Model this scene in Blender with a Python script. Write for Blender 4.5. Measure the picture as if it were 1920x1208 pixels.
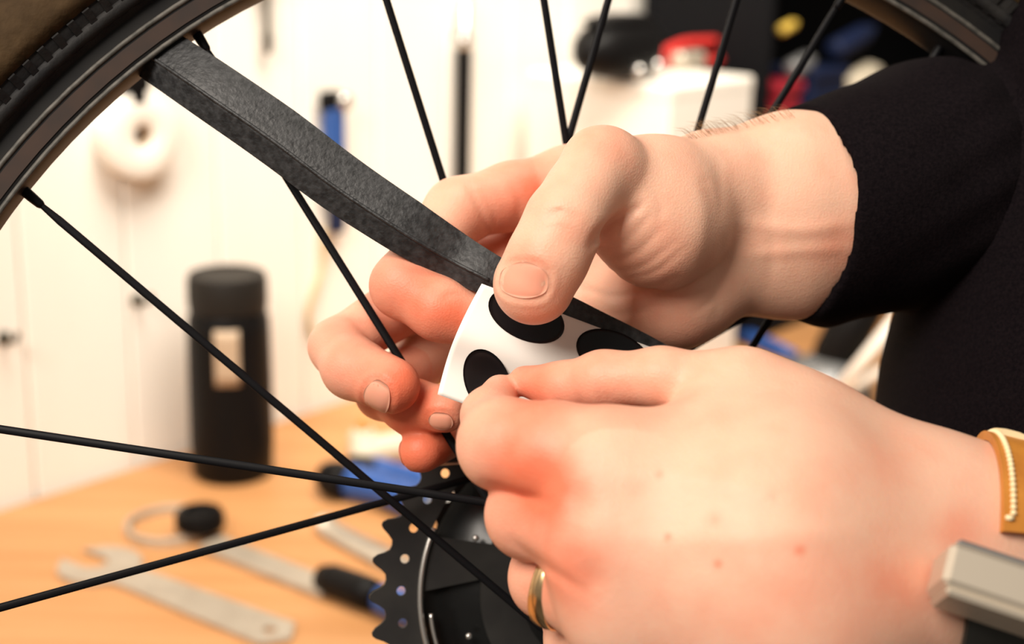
import bpy, math, random
import numpy as np
from mathutils import Vector, Matrix

random.seed(7)
rng = np.random.default_rng(7)
for o in list(bpy.data.objects):
    bpy.data.objects.remove(o)
SC = bpy.context.scene
COL = SC.collection

# ------------------------------------------------------------------ camera
FPX = 2667.0                      # focal length in pixels of the 1920 px frame (50 mm on 36 mm)
PITCH, ROLL = math.radians(16.0), math.radians(1.5)
CAMZ = 1.374
FWD = np.array([0, math.cos(PITCH), -math.sin(PITCH)])
R0 = np.array([1.0, 0, 0]); U0 = np.array([0, math.sin(PITCH), math.cos(PITCH)])
RIGHT = R0 * math.cos(ROLL) + U0 * math.sin(ROLL)
UP = -R0 * math.sin(ROLL) + U0 * math.cos(ROLL)
CAM = np.array([0, 0, CAMZ])
cd = bpy.data.cameras.new('camera'); cam = bpy.data.objects.new('camera', cd); COL.objects.link(cam)
cam.matrix_world = Matrix(((RIGHT[0], UP[0], -FWD[0], CAM[0]), (RIGHT[1], UP[1], -FWD[1], CAM[1]),
                           (RIGHT[2], UP[2], -FWD[2], CAM[2]), (0, 0, 0, 1)))
cd.lens = 50; cd.sensor_width = 36; cd.clip_start = 0.02; cd.clip_end = 50
cd.dof.use_dof = True; cd.dof.focus_distance = 0.447; cd.dof.aperture_fstop = 7.0
cd.dof.aperture_blades = 0
SC.camera = cam

# ------------------------------------------------------------------ light and exposure
w = bpy.data.worlds.new('world'); SC.world = w; w.use_nodes = True
w.node_tree.nodes['Background'].inputs[0].default_value = (1.0, 0.90, 0.77, 1)
w.node_tree.nodes['Background'].inputs[1].default_value = 0.17
def area_light(name, loc, target, size, power, color, size_y=None):
    l = bpy.data.lights.new(name, 'AREA'); l.energy = power; l.color = color; l.size = size
    if size_y: l.shape = 'RECTANGLE'; l.size_y = size_y
    o = bpy.data.objects.new(name, l); COL.objects.link(o); o.location = loc
    o.rotation_euler = (Vector(target) - Vector(loc)).to_track_quat('-Z', 'Y').to_euler()
    return o
area_light('ceiling_lamp_light', (-0.50, -0.26, 2.04), (0.03, 0.42, 1.28), 0.55, 18, (1.0, 0.90, 0.795))
area_light('wall_fill_light', (0.20, 0.75, 2.35), (-0.02, 1.50, 1.1), 0.8, 10, (1.0, 0.92, 0.80)).data.spread = math.radians(85)  # added fill to brighten the boards, spread narrowed to spare the hands
SC.view_settings.view_transform = 'Standard'; SC.view_settings.look = 'None'
SC.view_settings.gamma = 1.0; SC.view_settings.use_curve_mapping = False
SC.view_settings.exposure = 0.3
SC.cycles.use_denoising = True
SC.cycles.max_bounces = 8

# ------------------------------------------------------------------ coordinates
def c2w(p):                       # camera space in mm (right, down, depth) -> world metres
    p = np.asarray(p, float) * 0.001
    return CAM + p[..., 0:1] * RIGHT - p[..., 1:2] * UP + p[..., 2:3] * FWD
def pc(px, py, d):                # pixel + depth in mm -> camera space mm
    return np.array([(px - 960) / FPX * d, (py - 604) / FPX * d, d], float)
def pw(px, py, d): return c2w(pc(px, py, d))
def ray(px, py):
    v = (px - 960) / FPX * RIGHT - (py - 604) / FPX * UP + FWD
    return v
ZB = 0.900
def bench(px, py, z=ZB):
    v = ray(px, py); t = (z - CAMZ) / v[2]
    return CAM + v * t
WA, WB_ = bench(0, 950), bench(620, 755)
WD = (WB_ - WA) / np.linalg.norm(WB_ - WA)
WN = np.array([WD[1], -WD[0], 0.0])
if WN @ (CAM - WA) < 0: WN = -WN
def wallp(px, py, off=0.0):
    v = ray(px, py); t = ((WA + WN * off - CAM) @ WN) / (v @ WN)
    return CAM + v * t

# ------------------------------------------------------------------ helpers
def empty(name, loc, label=None, cat=None, group=None):
    o = bpy.data.objects.new(name, None); COL.objects.link(o); o.location = Vector(loc)
    o.empty_display_size = 0.02
    tag(o, label, cat, group); return o
def tag(o, label=None, cat=None, group=None, kind=None):
    if label: o['label'] = label
    if cat: o['category'] = cat
    if group: o['group'] = group
    if kind: o['kind'] = kind
    return o
def root_loc(parent):
    v = Vector((0, 0, 0))
    while parent is not None:
        v += parent.location; parent = parent.parent
    return v
def mk(name, verts, faces, mat, parent=None, smooth=True, loc=None):
    """verts in world metres"""
    v = np.asarray(verts, float).reshape(-1, 3)
    base = np.array(loc) if loc is not None else (np.zeros(3) if parent is not None else v.mean(0))
    off = np.array(root_loc(parent)) + base if parent is not None else base
    me = bpy.data.meshes.new(name); 
    me.from_pydata([tuple(p) for p in (v - off)], [], [tuple(int(i) for i in f) for f in faces]); me.update()
    if smooth: me.polygons.foreach_set('use_smooth', [True] * len(me.polygons))
    if mat: me.materials.append(mat)
    o = bpy.data.objects.new(name, me); COL.objects.link(o)
    if parent is not None: o.parent = parent
    o.location = Vector(base)
    return o
def sharp(o, ang=35):
    me = o.data
    try: me.set_sharp_from_angle(angle=math.radians(ang))
    except Exception: pass
    return o
def merge(parts):
    V, F, n = [], [], 0
    for v, f in parts:
        v = np.asarray(v, float).reshape(-1, 3); V.append(v); F += [tuple(i + n for i in q) for q in f]; n += len(v)
    return np.concatenate(V), F
def frame(axis, hint=(0, 0, 1)):
    a = np.asarray(axis, float); a = a / np.linalg.norm(a)
    h = np.asarray(hint, float)
    if abs(a @ h) > 0.97 * np.linalg.norm(h): h = np.array([1.0, 0.2, 0])
    u = np.cross(h, a); u /= np.linalg.norm(u); v = np.cross(a, u)
    return a, u, v
def lathe(prof, origin, axis, seg=32, hint=(0, 0, 1), cap=True):
    """prof: list of (h, r) along axis"""
    a, u, v = frame(axis, hint); V, F = [], []
    n = len(prof)
    for (h, r) in prof:
        for k in range(seg):
            t = 2 * math.pi * k / seg
            V.append(np.asarray(origin) + a * h + (u * math.cos(t) + v * math.sin(t)) * r)
    for i in range(n - 1):
        for k in range(seg):
            k2 = (k + 1) % seg
            F.append((i * seg + k, i * seg + k2, (i + 1) * seg + k2, (i + 1) * seg + k))
    if cap:
        F.append(tuple(range(seg))[::-1]); F.append(tuple((n - 1) * seg + k for k in range(seg)))
    return np.array(V), F
def ring_lathe(prof, origin, axis, seg=128, hint=(0, 0, 1)):
    """closed profile (h, r) revolved"""
    V, F = lathe(prof + [prof[0]], origin, axis, seg, hint, cap=False)
    n = len(prof); m = n * seg
    F = [tuple(i if i < m else i - m for i in f) for f in F]
    return V[:m], F
def catmull(pts, n):
    P = np.array(pts, float); P = np.vstack([2 * P[0] - P[1], P, 2 * P[-1] - P[-2]]); out = []
    for i in range(1, len(P) - 2):
        for t in np.linspace(0, 1, n, endpoint=False):
            a, b, c, d = P[i - 1], P[i], P[i + 1], P[i + 2]
            out.append(0.5 * ((2 * b) + (-a + c) * t + (2 * a - 5 * b + 4 * c - d) * t * t + (-a + 3 * b - 3 * c + d) * t ** 3))
    out.append(P[-2]); return np.array(out)
def sweep(path, radii, seg=10, hint=(0, 0, 1), prof=None, cap=True):
    """tube along a path; prof = list of 2D unit points (u, v) or circle"""
    path = np.asarray(path, float); n = len(path)
    radii = np.broadcast_to(np.asarray(radii, float), (n,))
    if prof is None: prof = [(math.cos(2 * math.pi * k / seg), math.sin(2 * math.pi * k / seg)) for k in range(seg)]
    m = len(prof); T = np.gradient(path, axis=0); V = []
    u = None
    for i in range(n):
        a = T[i] / np.linalg.norm(T[i])
        if u is None: _, u, v = frame(a, hint)
        else:
            u = u - a * (u @ a); u /= np.linalg.norm(u); v = np.cross(a, u)
        for (p, q) in prof: V.append(path[i] + (u * p + v * q) * radii[i])
    F = [(i * m + k, i * m + (k + 1) % m, (i + 1) * m + (k + 1) % m, (i + 1) * m + k) for i in range(n - 1) for k in range(m)]
    if cap: F += [tuple(range(m))[::-1], tuple((n - 1) * m + k for k in range(m))]
    return np.array(V), F
def box(center, ax, ay, az, sx, sy, sz, bev=0.0):
    """chamfered box; ax.. unit vectors, sx.. full sizes"""
    c = np.asarray(center, float); A = np.array([ax, ay, az], float); h = np.array([sx, sy, sz]) / 2
    if bev <= 0:
        S = [(-1, -1, -1), (1, -1, -1), (1, 1, -1), (-1, 1, -1), (-1, -1, 1), (1, -1, 1), (1, 1, 1), (-1, 1, 1)]
        V = [c + (np.array(s) * h) @ A for s in S]
        return np.array(V), [(0, 3, 2, 1), (4, 5, 6, 7), (0, 1, 5, 4), (1, 2, 6, 5), (2, 3, 7, 6), (3, 0, 4, 7)]
    b = bev; idx = {}; V = []
    for s in [(x, y, z) for x in (-1, 1) for y in (-1, 1) for z in (-1, 1)]:
        for k in range(3):
            q = np.array(s) * (h - b); q[k] = s[k] * h[k]; idx[(s, k)] = len(V); V.append(c + q @ A)
    F = []
    for k in range(3):
        i, j = [(1, 2), (2, 0), (0, 1)][k]
        for sg in (-1, 1):
            cs = []
            for (p, q) in ((-1, -1), (1, -1), (1, 1), (-1, 1)):
                s = [0, 0, 0]; s[k] = sg; s[i] = p; s[j] = q; cs.append(idx[(tuple(s), k)])
            F.append(tuple(cs if sg > 0 else cs[::-1]))
    for k in range(3):
        i, j = (k + 1) % 3, (k + 2) % 3
        for si in (-1, 1):
            for sj in (-1, 1):
                s1 = [0, 0, 0]; s1[i] = si; s1[j] = sj; s2 = list(s1); s1[k] = -1; s2[k] = 1
                f = (idx[(tuple(s1), i)], idx[(tuple(s2), i)], idx[(tuple(s2), j)], idx[(tuple(s1), j)])
                F.append(f if si * sj < 0 else f[::-1])
    for s in [(x, y, z) for x in (-1, 1) for y in (-1, 1) for z in (-1, 1)]:
        f = (idx[(s, 0)], idx[(s, 1)], idx[(s, 2)])
        F.append(f if s[0] * s[1] * s[2] > 0 else f[::-1])
    return np.array(V), F
def plate(loops, thick, origin, ax, ay, bev=0.0):
    """filled 2D loops (first outer, rest holes; even-odd) extruded, placed in frame; returns V,F (world)"""
    cu = bpy.data.curves.new('t', 'CURVE'); cu.dimensions = '2D'; cu.fill_mode = 'BOTH'
    cu.extrude = thick / 2 - bev; cu.bevel_depth = bev; cu.bevel_resolution = 1
    for L in loops:
        s = cu.splines.new('POLY'); s.points.add(len(L) - 1); s.use_cyclic_u = True
        for i, (x, y) in enumerate(L): s.points[i].co = (x, y, 0, 1)
    o = bpy.data.objects.new('t', cu); COL.objects.link(o)
    dg = bpy.context.evaluated_depsgraph_get(); me = bpy.data.meshes.new_from_object(o.evaluated_get(dg))
    V = np.array([v.co[:] for v in me.vertices]); F = [tuple(p.vertices) for p in me.polygons]
    bpy.data.objects.remove(o); bpy.data.curves.remove(cu); bpy.data.meshes.remove(me)
    ax = np.asarray(ax, float); ay = np.asarray(ay, float); az = np.cross(ax, ay)
    return np.asarray(origin) + V[:, :1] * ax + V[:, 1:2] * ay + V[:, 2:3] * az, F
def circ(cx, cy, r, n=24, a0=0.0): return [(cx + r * math.cos(a0 + 2 * math.pi * k / n), cy + r * math.sin(a0 + 2 * math.pi * k / n)) for k in range(n)]

# ------------------------------------------------------------------ materials
def material(name, color, rough=0.5, metal=0.0, spec=0.5, noise=None, bump=None, sheen=0.0, coat=0.0, sss=None):
    """noise=(scale, other colour, detail, stretch)  bump=(scale, strength, distance, stretch)"""
    m = bpy.data.materials.new(name); m.use_nodes = True; nt = m.node_tree; b = nt.nodes['Principled BSDF']
    b.inputs['Base Color'].default_value = (*color, 1); b.inputs['Roughness'].default_value = rough
    b.inputs['Metallic'].default_value = metal; b.inputs['Specular IOR Level'].default_value = spec
    b.inputs['Sheen Weight'].default_value = sheen; b.inputs['Coat Weight'].default_value = coat
    tc = nt.nodes.new('ShaderNodeTexCoord')
    def tex(scale, detail, stretch):
        mp = nt.nodes.new('ShaderNodeMapping'); mp.inputs['Scale'].default_value = stretch
        nt.links.new(tc.outputs['Object'], mp.inputs[0])
        n = nt.nodes.new('ShaderNodeTexNoise'); n.inputs['Scale'].default_value = scale; n.inputs['Detail'].default_value = detail
        nt.links.new(mp.outputs[0], n.inputs[0]); return n
    if noise:
        n = tex(noise[0], noise[2], noise[3]); mx = nt.nodes.new('ShaderNodeMix'); mx.data_type = 'RGBA'
        cr = nt.nodes.new('ShaderNodeMapRange'); cr.inputs[1].default_value = 0.35; cr.inputs[2].default_value = 0.68
        nt.links.new(n.outputs[0], cr.inputs[0]); nt.links.new(cr.outputs[0], mx.inputs[0])
        mx.inputs[6].default_value = (*color, 1); mx.inputs[7].default_value = (*noise[1], 1)
        nt.links.new(mx.outputs[2], b.inputs['Base Color'])
    if bump:
        n = tex(bump[0], 3, bump[3]); bp = nt.nodes.new('ShaderNodeBump')
        bp.inputs['Strength'].default_value = bump[1]; bp.inputs['Distance'].default_value = bump[2]
        nt.links.new(n.outputs[0], bp.inputs['Height']); nt.links.new(bp.outputs[0], b.inputs['Normal'])
    if sss:
        b.inputs['Subsurface Weight'].default_value = sss[0]; b.inputs['Subsurface Scale'].default_value = sss[1]
        b.inputs['Subsurface Radius'].default_value = (1.0, 0.36, 0.2)
    return m
I1 = (1, 1, 1)
M_board = material('white_painted_board', (0.86, 0.82, 0.75), 0.6, noise=(9, (0.83, 0.785, 0.71), 4, (1, 1, 0.3)), bump=(60, 0.15, 0.002, (1, 1, 0.2)))
M_wood = material('orange_bench_wood', (0.53, 0.265, 0.11), 0.45, spec=0.25, noise=(6, (0.44, 0.205, 0.075), 5, (0.6, 9, 1)), bump=(40, 0.1, 0.001, (0.5, 8, 1)))
M_floor = material('grey_floor', (0.22, 0.2, 0.18), 0.8, noise=(5, (0.17, 0.15, 0.14), 3, I1))
M_rubber = material('tube_rubber', (0.010, 0.0105, 0.0115), 0.5, spec=0.4, noise=(420, (0.036, 0.037, 0.039), 6, I1), bump=(700, 0.55, 0.0006, I1))
M_tyre = material('tyre_rubber', (0.010, 0.010, 0.011), 0.6, spec=0.15, noise=(90, (0.02, 0.019, 0.018), 4, I1), bump=(300, 0.5, 0.0008, I1))
M_tread = material('brown_tread', (0.034, 0.020, 0.009), 0.75, spec=0.1, noise=(120, (0.055, 0.033, 0.015), 4, I1), bump=(260, 0.5, 0.001, I1))
M_rim = material('black_rim', (0.008, 0.008, 0.009), 0.5, spec=0.15, noise=(60, (0.014, 0.013, 0.012), 3, I1))
M_rimbrown = material('worn_brown_rim_bed', (0.038, 0.022, 0.016), 0.6, spec=0.2, noise=(80, (0.026, 0.018, 0.015), 3, I1))
M_rimgrey = material('worn_grey_rim_edge', (0.05, 0.048, 0.042), 0.55, spec=0.3, noise=(300, (0.10, 0.092, 0.08), 3, I1))
M_spoke = material('black_spoke', (0.005, 0.005, 0.006), 0.45, spec=0.12)
M_cass = material('black_sprocket_steel', (0.016, 0.015, 0.015), 0.55, 0.2, spec=0.3, noise=(60, (0.026, 0.025, 0.023), 3, I1))
M_steel = material('brushed_steel', (0.47, 0.41, 0.33), 0.42, 0.4, noise=(40, (0.40, 0.34, 0.27), 3, I1))
M_chrome = material('worn_chrome', (0.62, 0.60, 0.57), 0.25, 0.9)
M_hub = material('glossy_black_hub', (0.005, 0.005, 0.005), 0.25, spec=0.3)
M_paper = material('white_backing_paper', (0.90, 0.875, 0.82), 0.38, noise=(40, (0.87, 0.84, 0.78), 3, I1))
M_patch = material('black_patch', (0.0045, 0.0045, 0.0055), 0.36, spec=0.3)
M_leather = material('tan_leather', (0.58, 0.235, 0.035), 0.5, noise=(70, (0.46, 0.17, 0.025), 4, I1), bump=(400, 0.3, 0.0006, I1))
M_stitch = material('cream_thread', (0.86, 0.70, 0.42), 0.7)
M_watch = material('satin_watch_steel', (0.60, 0.53, 0.43), 0.36, 0.5)
M_darkstrap = material('dark_strap_leather', (0.020, 0.020, 0.017), 0.5)
M_gold = material('gold', (0.86, 0.60, 0.32), 0.25, 1.0)
M_black = material('matt_black_plastic', (0.005, 0.0045, 0.0045), 0.45, spec=0.12)
M_lid = material('charcoal_lid_plastic', (0.014, 0.012, 0.010), 0.5, spec=0.2)
M_beige = material('beige_label', (0.46, 0.34, 0.23), 0.6)
M_blue = material('blue_handle_plastic', (0.018, 0.075, 0.28), 0.45)
M_navy = material('navy_plastic', (0.008, 0.014, 0.045), 0.5, spec=0.2)
M_red = material('red_plastic', (0.60, 0.035, 0.03), 0.4)
M_darkred = material('dark_red_plastic', (0.30, 0.008, 0.02), 0.5)
M_yellow = material('yellow_plastic', (0.75, 0.5, 0.08), 0.5)
M_cream = material('cream_plastic', (0.62, 0.54, 0.41), 0.5)
M_white = material('white_plastic', (0.86, 0.81, 0.73), 0.45)
M_olive = material('olive_grip', (0.05, 0.045, 0.03), 0.6)
M_grey = material('grey_metal', (0.20, 0.20, 0.20), 0.4, 0.4)
M_tancable = material('tan_cable', (0.60, 0.45, 0.24), 0.6)
M_rack = material('black_rack_metal', (0.004, 0.004, 0.005), 0.7, spec=0.1)
M_cloth = material('dark_navy_knit', (0.0030, 0.0020, 0.0028), 0.95, spec=0.06, sheen=0.0, noise=(900, (0.0068, 0.0045, 0.0055), 4, I1), bump=(1400, 0.5, 0.0006, I1))
M_nail = material('fingernail', (0.75, 0.34, 0.235), 0.5, spec=0.2, sss=(0.4, 0.002))
M_hair = material('arm_hair', (0.34, 0.19, 0.08), 0.6)

def skin_material():
    m = bpy.data.materials.new('skin'); m.use_nodes = True; nt = m.node_tree; b = nt.nodes['Principled BSDF']
    at = nt.nodes.new('ShaderNodeAttribute'); at.attribute_name = 'flush_and_shade'
    tc = nt.nodes.new('ShaderNodeTexCoord')
    n1 = nt.nodes.new('ShaderNodeTexNoise'); n1.inputs['Scale'].default_value = 75; n1.inputs['Detail'].default_value = 4
    nt.links.new(tc.outputs['Object'], n1.inputs[0])
    mr = nt.nodes.new('ShaderNodeMapRange'); mr.inputs[1].default_value = 0.3; mr.inputs[2].default_value = 0.7
    mr.inputs[3].default_value = -0.12; mr.inputs[4].default_value = 0.16
    nt.links.new(n1.outputs[0], mr.inputs[0])
    ad = nt.nodes.new('ShaderNodeMath'); ad.operation = 'ADD'; ad.use_clamp = True
    nt.links.new(at.outputs['Fac'], ad.inputs[0]); nt.links.new(mr.outputs[0], ad.inputs[1])
    mx = nt.nodes.new('ShaderNodeMix'); mx.data_type = 'RGBA'
    mx.inputs[6].default_value = (0.76, 0.455, 0.325, 1); mx.inputs[7].default_value = (0.72, 0.18, 0.095, 1)
    nt.links.new(ad.outputs[0], mx.inputs[0]); nt.links.new(mx.outputs[2], b.inputs['Base Color'])
    b.inputs['Roughness'].default_value = 0.5; b.inputs['Specular IOR Level'].default_value = 0.35
    b.inputs['Subsurface Weight'].default_value = 0.35; b.inputs['Subsurface Scale'].default_value = 0.0035
    b.inputs['Subsurface Radius'].default_value = (1.0, 0.36, 0.2)
    v = nt.nodes.new('ShaderNodeTexVoronoi'); v.inputs['Scale'].default_value = 1300
    nt.links.new(tc.outputs['Object'], v.inputs['Vector'])
    n2 = nt.nodes.new('ShaderNodeTexNoise'); n2.inputs['Scale'].default_value = 420; n2.inputs['Detail'].default_value = 5
    nt.links.new(tc.outputs['Object'], n2.inputs[0])
    a2 = nt.nodes.new('ShaderNodeMath'); a2.operation = 'ADD'
    nt.links.new(v.outputs['Distance'], a2.inputs[0]); nt.links.new(n2.outputs[0], a2.inputs[1])
    bp = nt.nodes.new('ShaderNodeBump'); bp.inputs['Strength'].default_value = 0.14; bp.inputs['Distance'].default_value = 0.0006
    nt.links.new(a2.outputs[0], bp.inputs['Height']); nt.links.new(bp.outputs[0], b.inputs['Normal'])
    return m
M_skin = skin_material()

# ------------------------------------------------------------------ implicit surfaces (camera space, mm)
def smin(a, b, k):
    h = np.maximum(k - np.abs(a - b), 0) / k
    return np.minimum(a, b) - h * h * k * 0.25
class Field:
    def __init__(s, lo, hi, h):
        s.lo = np.array(lo, float); s.h = h
        s.n = np.ceil((np.array(hi) - s.lo) / h).astype(int) + 1
        s.ax = [(s.lo[i] + h * np.arange(s.n[i])).astype(np.float32) for i in range(3)]
        s.D = np.full(s.n, 60.0, np.float32)
    def sub(s, a, b):
        i0 = np.clip(np.floor((a - s.lo) / s.h).astype(int), 0, s.n); i1 = np.clip(np.ceil((b - s.lo) / s.h).astype(int) + 1, 0, s.n)
        return tuple(slice(i0[i], i1[i]) for i in range(3))
    def cone(s, a, b, ra, rb, k=4.0, flat=None, M=16.0):
        """round cone; flat=(dir, factor): squeezed along dir"""
        a = np.array(a, float); b = np.array(b, float)
        R = max(ra, rb) + M
        sl = s.sub(np.minimum(a, b) - R, np.maximum(a, b) + R)
        X, Y, Z = np.meshgrid(s.ax[0][sl[0]], s.ax[1][sl[1]], s.ax[2][sl[2]], indexing='ij')
        if X.size == 0: return
        ba = b - a; l2 = float(ba @ ba) + 1e-9; rr = ra - rb
        px, py, pz = X - a[0], Y - a[1], Z - a[2]
        if flat is not None:
            d = np.array(flat[0], float); d -= ba * (d @ ba) / l2; d /= np.linalg.norm(d)
            q = (px * d[0] + py * d[1] + pz * d[2]) * (1 / flat[1] - 1)
            px = px + q * d[0]; py = py + q * d[1]; pz = pz + q * d[2]
        a2 = l2 - rr * rr; il2 = 1 / l2
        y = px * ba[0] + py * ba[1] + pz * ba[2]; z = y - l2
        if a2 <= 0:
            c, r = (a, ra) if ra > rb else (b, rb)
            d_ = np.sqrt((X - c[0]) ** 2 + (Y - c[1]) ** 2 + (Z - c[2]) ** 2) - r
        else:
            vx, vy, vz = px * l2 - ba[0] * y, py * l2 - ba[1] * y, pz * l2 - ba[2] * y
            x2 = vx * vx + vy * vy + vz * vz; y2 = y * y * l2; z2 = z * z * l2
            kk = np.sign(rr) * rr * rr * x2
            d1 = np.sqrt(x2 + z2) * il2 - rb; d2 = np.sqrt(x2 + y2) * il2 - ra
            d3 = (np.sqrt(x2 * a2 * il2) + y * rr) * il2 - ra
            d_ = np.where(np.sign(z) * a2 * z2 > kk, d1, np.where(np.sign(y) * a2 * y2 < kk, d2, d3))
        s.D[sl] = smin(s.D[sl], d_.astype(np.float32), k)
    def chain(s, pts, k=4.0, flat=None):
        """pts: (px, py, depth, r_px)"""
        for p, q in zip(pts[:-1], pts[1:]):
            s.cone(pc(*p[:3]), pc(*q[:3]), p[3] * p[2] / FPX, q[3] * q[2] / FPX, k, flat)
    def like(s):
        f = Field.__new__(Field); f.lo, f.h, f.n, f.ax = s.lo, s.h, s.n, s.ax
        f.D = np.full(s.n, 60.0, np.float32); return f
    def sample(s, P):
        g = (np.asarray(P, float) - s.lo) / s.h; i = np.clip(np.floor(g).astype(int), 0, s.n - 2); f = np.clip(g - i, 0, 1)
        out = 0
        for dx in (0, 1):
            for dy in (0, 1):
                for dz in (0, 1):
                    wgt = (f[..., 0] if dx else 1 - f[..., 0]) * (f[..., 1] if dy else 1 - f[..., 1]) * (f[..., 2] if dz else 1 - f[..., 2])
                    out = out + wgt * s.D[i[..., 0] + dx, i[..., 1] + dy, i[..., 2] + dz]
        return out
    def crease(s, pts, depth, width, zr):
        """a furrow along a pixel polyline on the surface lying in the depth range zr"""
        Z = s.ax[2]; zi = np.where((Z > zr[0]) & (Z < zr[1]))[0]
        if not len(zi): return
        P = catmull([(p[0], p[1], 0) for p in pts], 6)[:, :2]
        mg = 4 * width * FPX / zr[0]
        lo = pc(P[:, 0].min() - mg, P[:, 1].min() - mg, zr[1]), pc(P[:, 0].min() - mg, P[:, 1].min() - mg, zr[0])
        hi = pc(P[:, 0].max() + mg, P[:, 1].max() + mg, zr[1]), pc(P[:, 0].max() + mg, P[:, 1].max() + mg, zr[0])
        a = np.minimum(*lo); b = np.maximum(*hi); a[2] = zr[0]; b[2] = zr[1]
        sl = s.sub(a, b); X, Y, Zg = np.meshgrid(s.ax[0][sl[0]], s.ax[1][sl[1]], s.ax[2][sl[2]], indexing='ij')
        if X.size == 0: return
        U = X / Zg * FPX + 960; V = Y / Zg * FPX + 604; best = np.full(U.shape, 1e9); tp = np.zeros(U.shape)
        n = len(P) - 1
        for i in range(n):
            d = P[i + 1] - P[i]; L = d @ d + 1e-9
            t = np.clip(((U - P[i, 0]) * d[0] + (V - P[i, 1]) * d[1]) / L, 0, 1)
            q = (U - P[i, 0] - t * d[0]) ** 2 + (V - P[i, 1] - t * d[1]) ** 2
            m = q < best; best = np.where(m, q, best); tp = np.where(m, (i + t) / n, tp)
        wp = width * FPX / Zg
        s.D[sl] += (depth * np.exp(-best / wp ** 2) * np.sqrt(np.clip(4 * tp * (1 - tp), 0.15, 1))).astype(np.float32)
    def mesh(s, smooth=2):
        D = s.D; S = D < 0; n = s.n
        cells = np.zeros(n - 1, np.uint8)
        for dx in (0, 1):
            for dy in (0, 1):
                for dz in (0, 1):
                    cells += S[dx:n[0] - 1 + dx, dy:n[1] - 1 + dy, dz:n[2] - 1 + dz]
        act = (cells > 0) & (cells < 8); ids = np.full(n - 1, -1, np.int64); I = np.argwhere(act); ids[act] = np.arange(len(I))
        acc = np.zeros((len(I), 3)); cnt = np.zeros(len(I))
        cor = [(0, 0, 0), (1, 0, 0), (0, 1, 0), (1, 1, 0), (0, 0, 1), (1, 0, 1), (0, 1, 1), (1, 1, 1)]
        for a in range(8):
            for b in range(a + 1, 8):
                d = np.array(cor[b]) - np.array(cor[a])
                if np.abs(d).sum() != 1: continue
                ia = I + cor[a]; ib = I + cor[b]
                da = D[ia[:, 0], ia[:, 1], ia[:, 2]]; db = D[ib[:, 0], ib[:, 1], ib[:, 2]]
                m = (da < 0) != (db < 0); t = np.where(m, da / np.where(m, da - db, 1), 0)
                acc += np.where(m[:, None], np.array(cor[a]) + t[:, None] * d, 0); cnt += m
        V = s.lo + (I + acc / cnt[:, None]) * s.h
        Fs = []
        for axis in range(3):
            b, c = (axis + 1) % 3, (axis + 2) % 3
            s0 = [slice(None)] * 3; s1 = [slice(None)] * 3; s0[axis] = slice(0, -1); s1[axis] = slice(1, None)
            A, B = S[tuple(s0)], S[tuple(s1)]; E = np.argwhere(A != B)
            E = E[(E[:, b] > 0) & (E[:, c] > 0) & (E[:, b] < n[b] - 1) & (E[:, c] < n[c] - 1)]
            fl = A[E[:, 0], E[:, 1], E[:, 2]]
            def cid(db, dc):
                q = E.copy(); q[:, b] -= db; q[:, c] -= dc; return ids[q[:, 0], q[:, 1], q[:, 2]]
            Q = np.stack([cid(1, 1), cid(0, 1), cid(0, 0), cid(1, 0)], 1)
            Q[~fl] = Q[~fl][:, ::-1]; Fs.append(Q)
        F = np.concatenate(Fs); F = F[(F >= 0).all(1)]
        ed = np.concatenate([F[:, [0, 1]], F[:, [1, 2]], F[:, [2, 3]], F[:, [3, 0]]])
        for _ in range(smooth):
            su = np.zeros_like(V); c = np.zeros(len(V))
            for i, j in ((0, 1), (1, 0)):
                np.add.at(su, ed[:, i], V[ed[:, j]]); np.add.at(c, ed[:, i], 1)
            V = V * 0.5 + 0.5 * su / np.maximum(c, 1)[:, None]
        return V, F
def mk_np(name, Vw, F, mat, parent):
    me = bpy.data.meshes.new(name); V = Vw - np.array(root_loc(parent)); nf = len(F)
    me.vertices.add(len(V)); me.vertices.foreach_set('co', V.astype(np.float32).ravel())
    me.loops.add(nf * 4); me.loops.foreach_set('vertex_index', F.astype(np.int32).ravel())
    me.polygons.add(nf); me.polygons.foreach_set('loop_start', (np.arange(nf) * 4).astype(np.int32))
    me.update(calc_edges=True); me.validate()
    me.polygons.foreach_set('use_smooth', np.ones(len(me.polygons), bool))
    me.materials.append(mat); o = bpy.data.objects.new(name, me); COL.objects.link(o); o.parent = parent
    return o

# ================================================================== SETTING
floor = mk('floor', *box((0.3, 1.0, -0.02), (1, 0, 0), (0, 1, 0), (0, 0, 1), 6, 6, 0.04), M_floor, smooth=False); tag(floor, kind='structure')
wall = mk('wall_back', *box(WA + WD * 0.9 - WN * 0.035 + np.array([0, 0, 1.3 - ZB]), WD, -WN, (0, 0, 1), 4.2, 0.03, 2.6), M_board, smooth=False)
tag(wall, kind='structure')
BW = 0.098
s0 = float((wallp(68, 900) - WA) @ WD) 
k0 = -12
for k in range(k0, 30):
    a = s0 + k * BW
    v, f = box(WA + WD * (a + BW / 2) - WN * 0.009 + np.array([0, 0, 1.3 - ZB]), WD, -WN, (0, 0, 1), BW - 0.0014, 0.018, 2.6, 0.0025)
    mk('board', v, f, M_board, wall, smooth=False)

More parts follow.
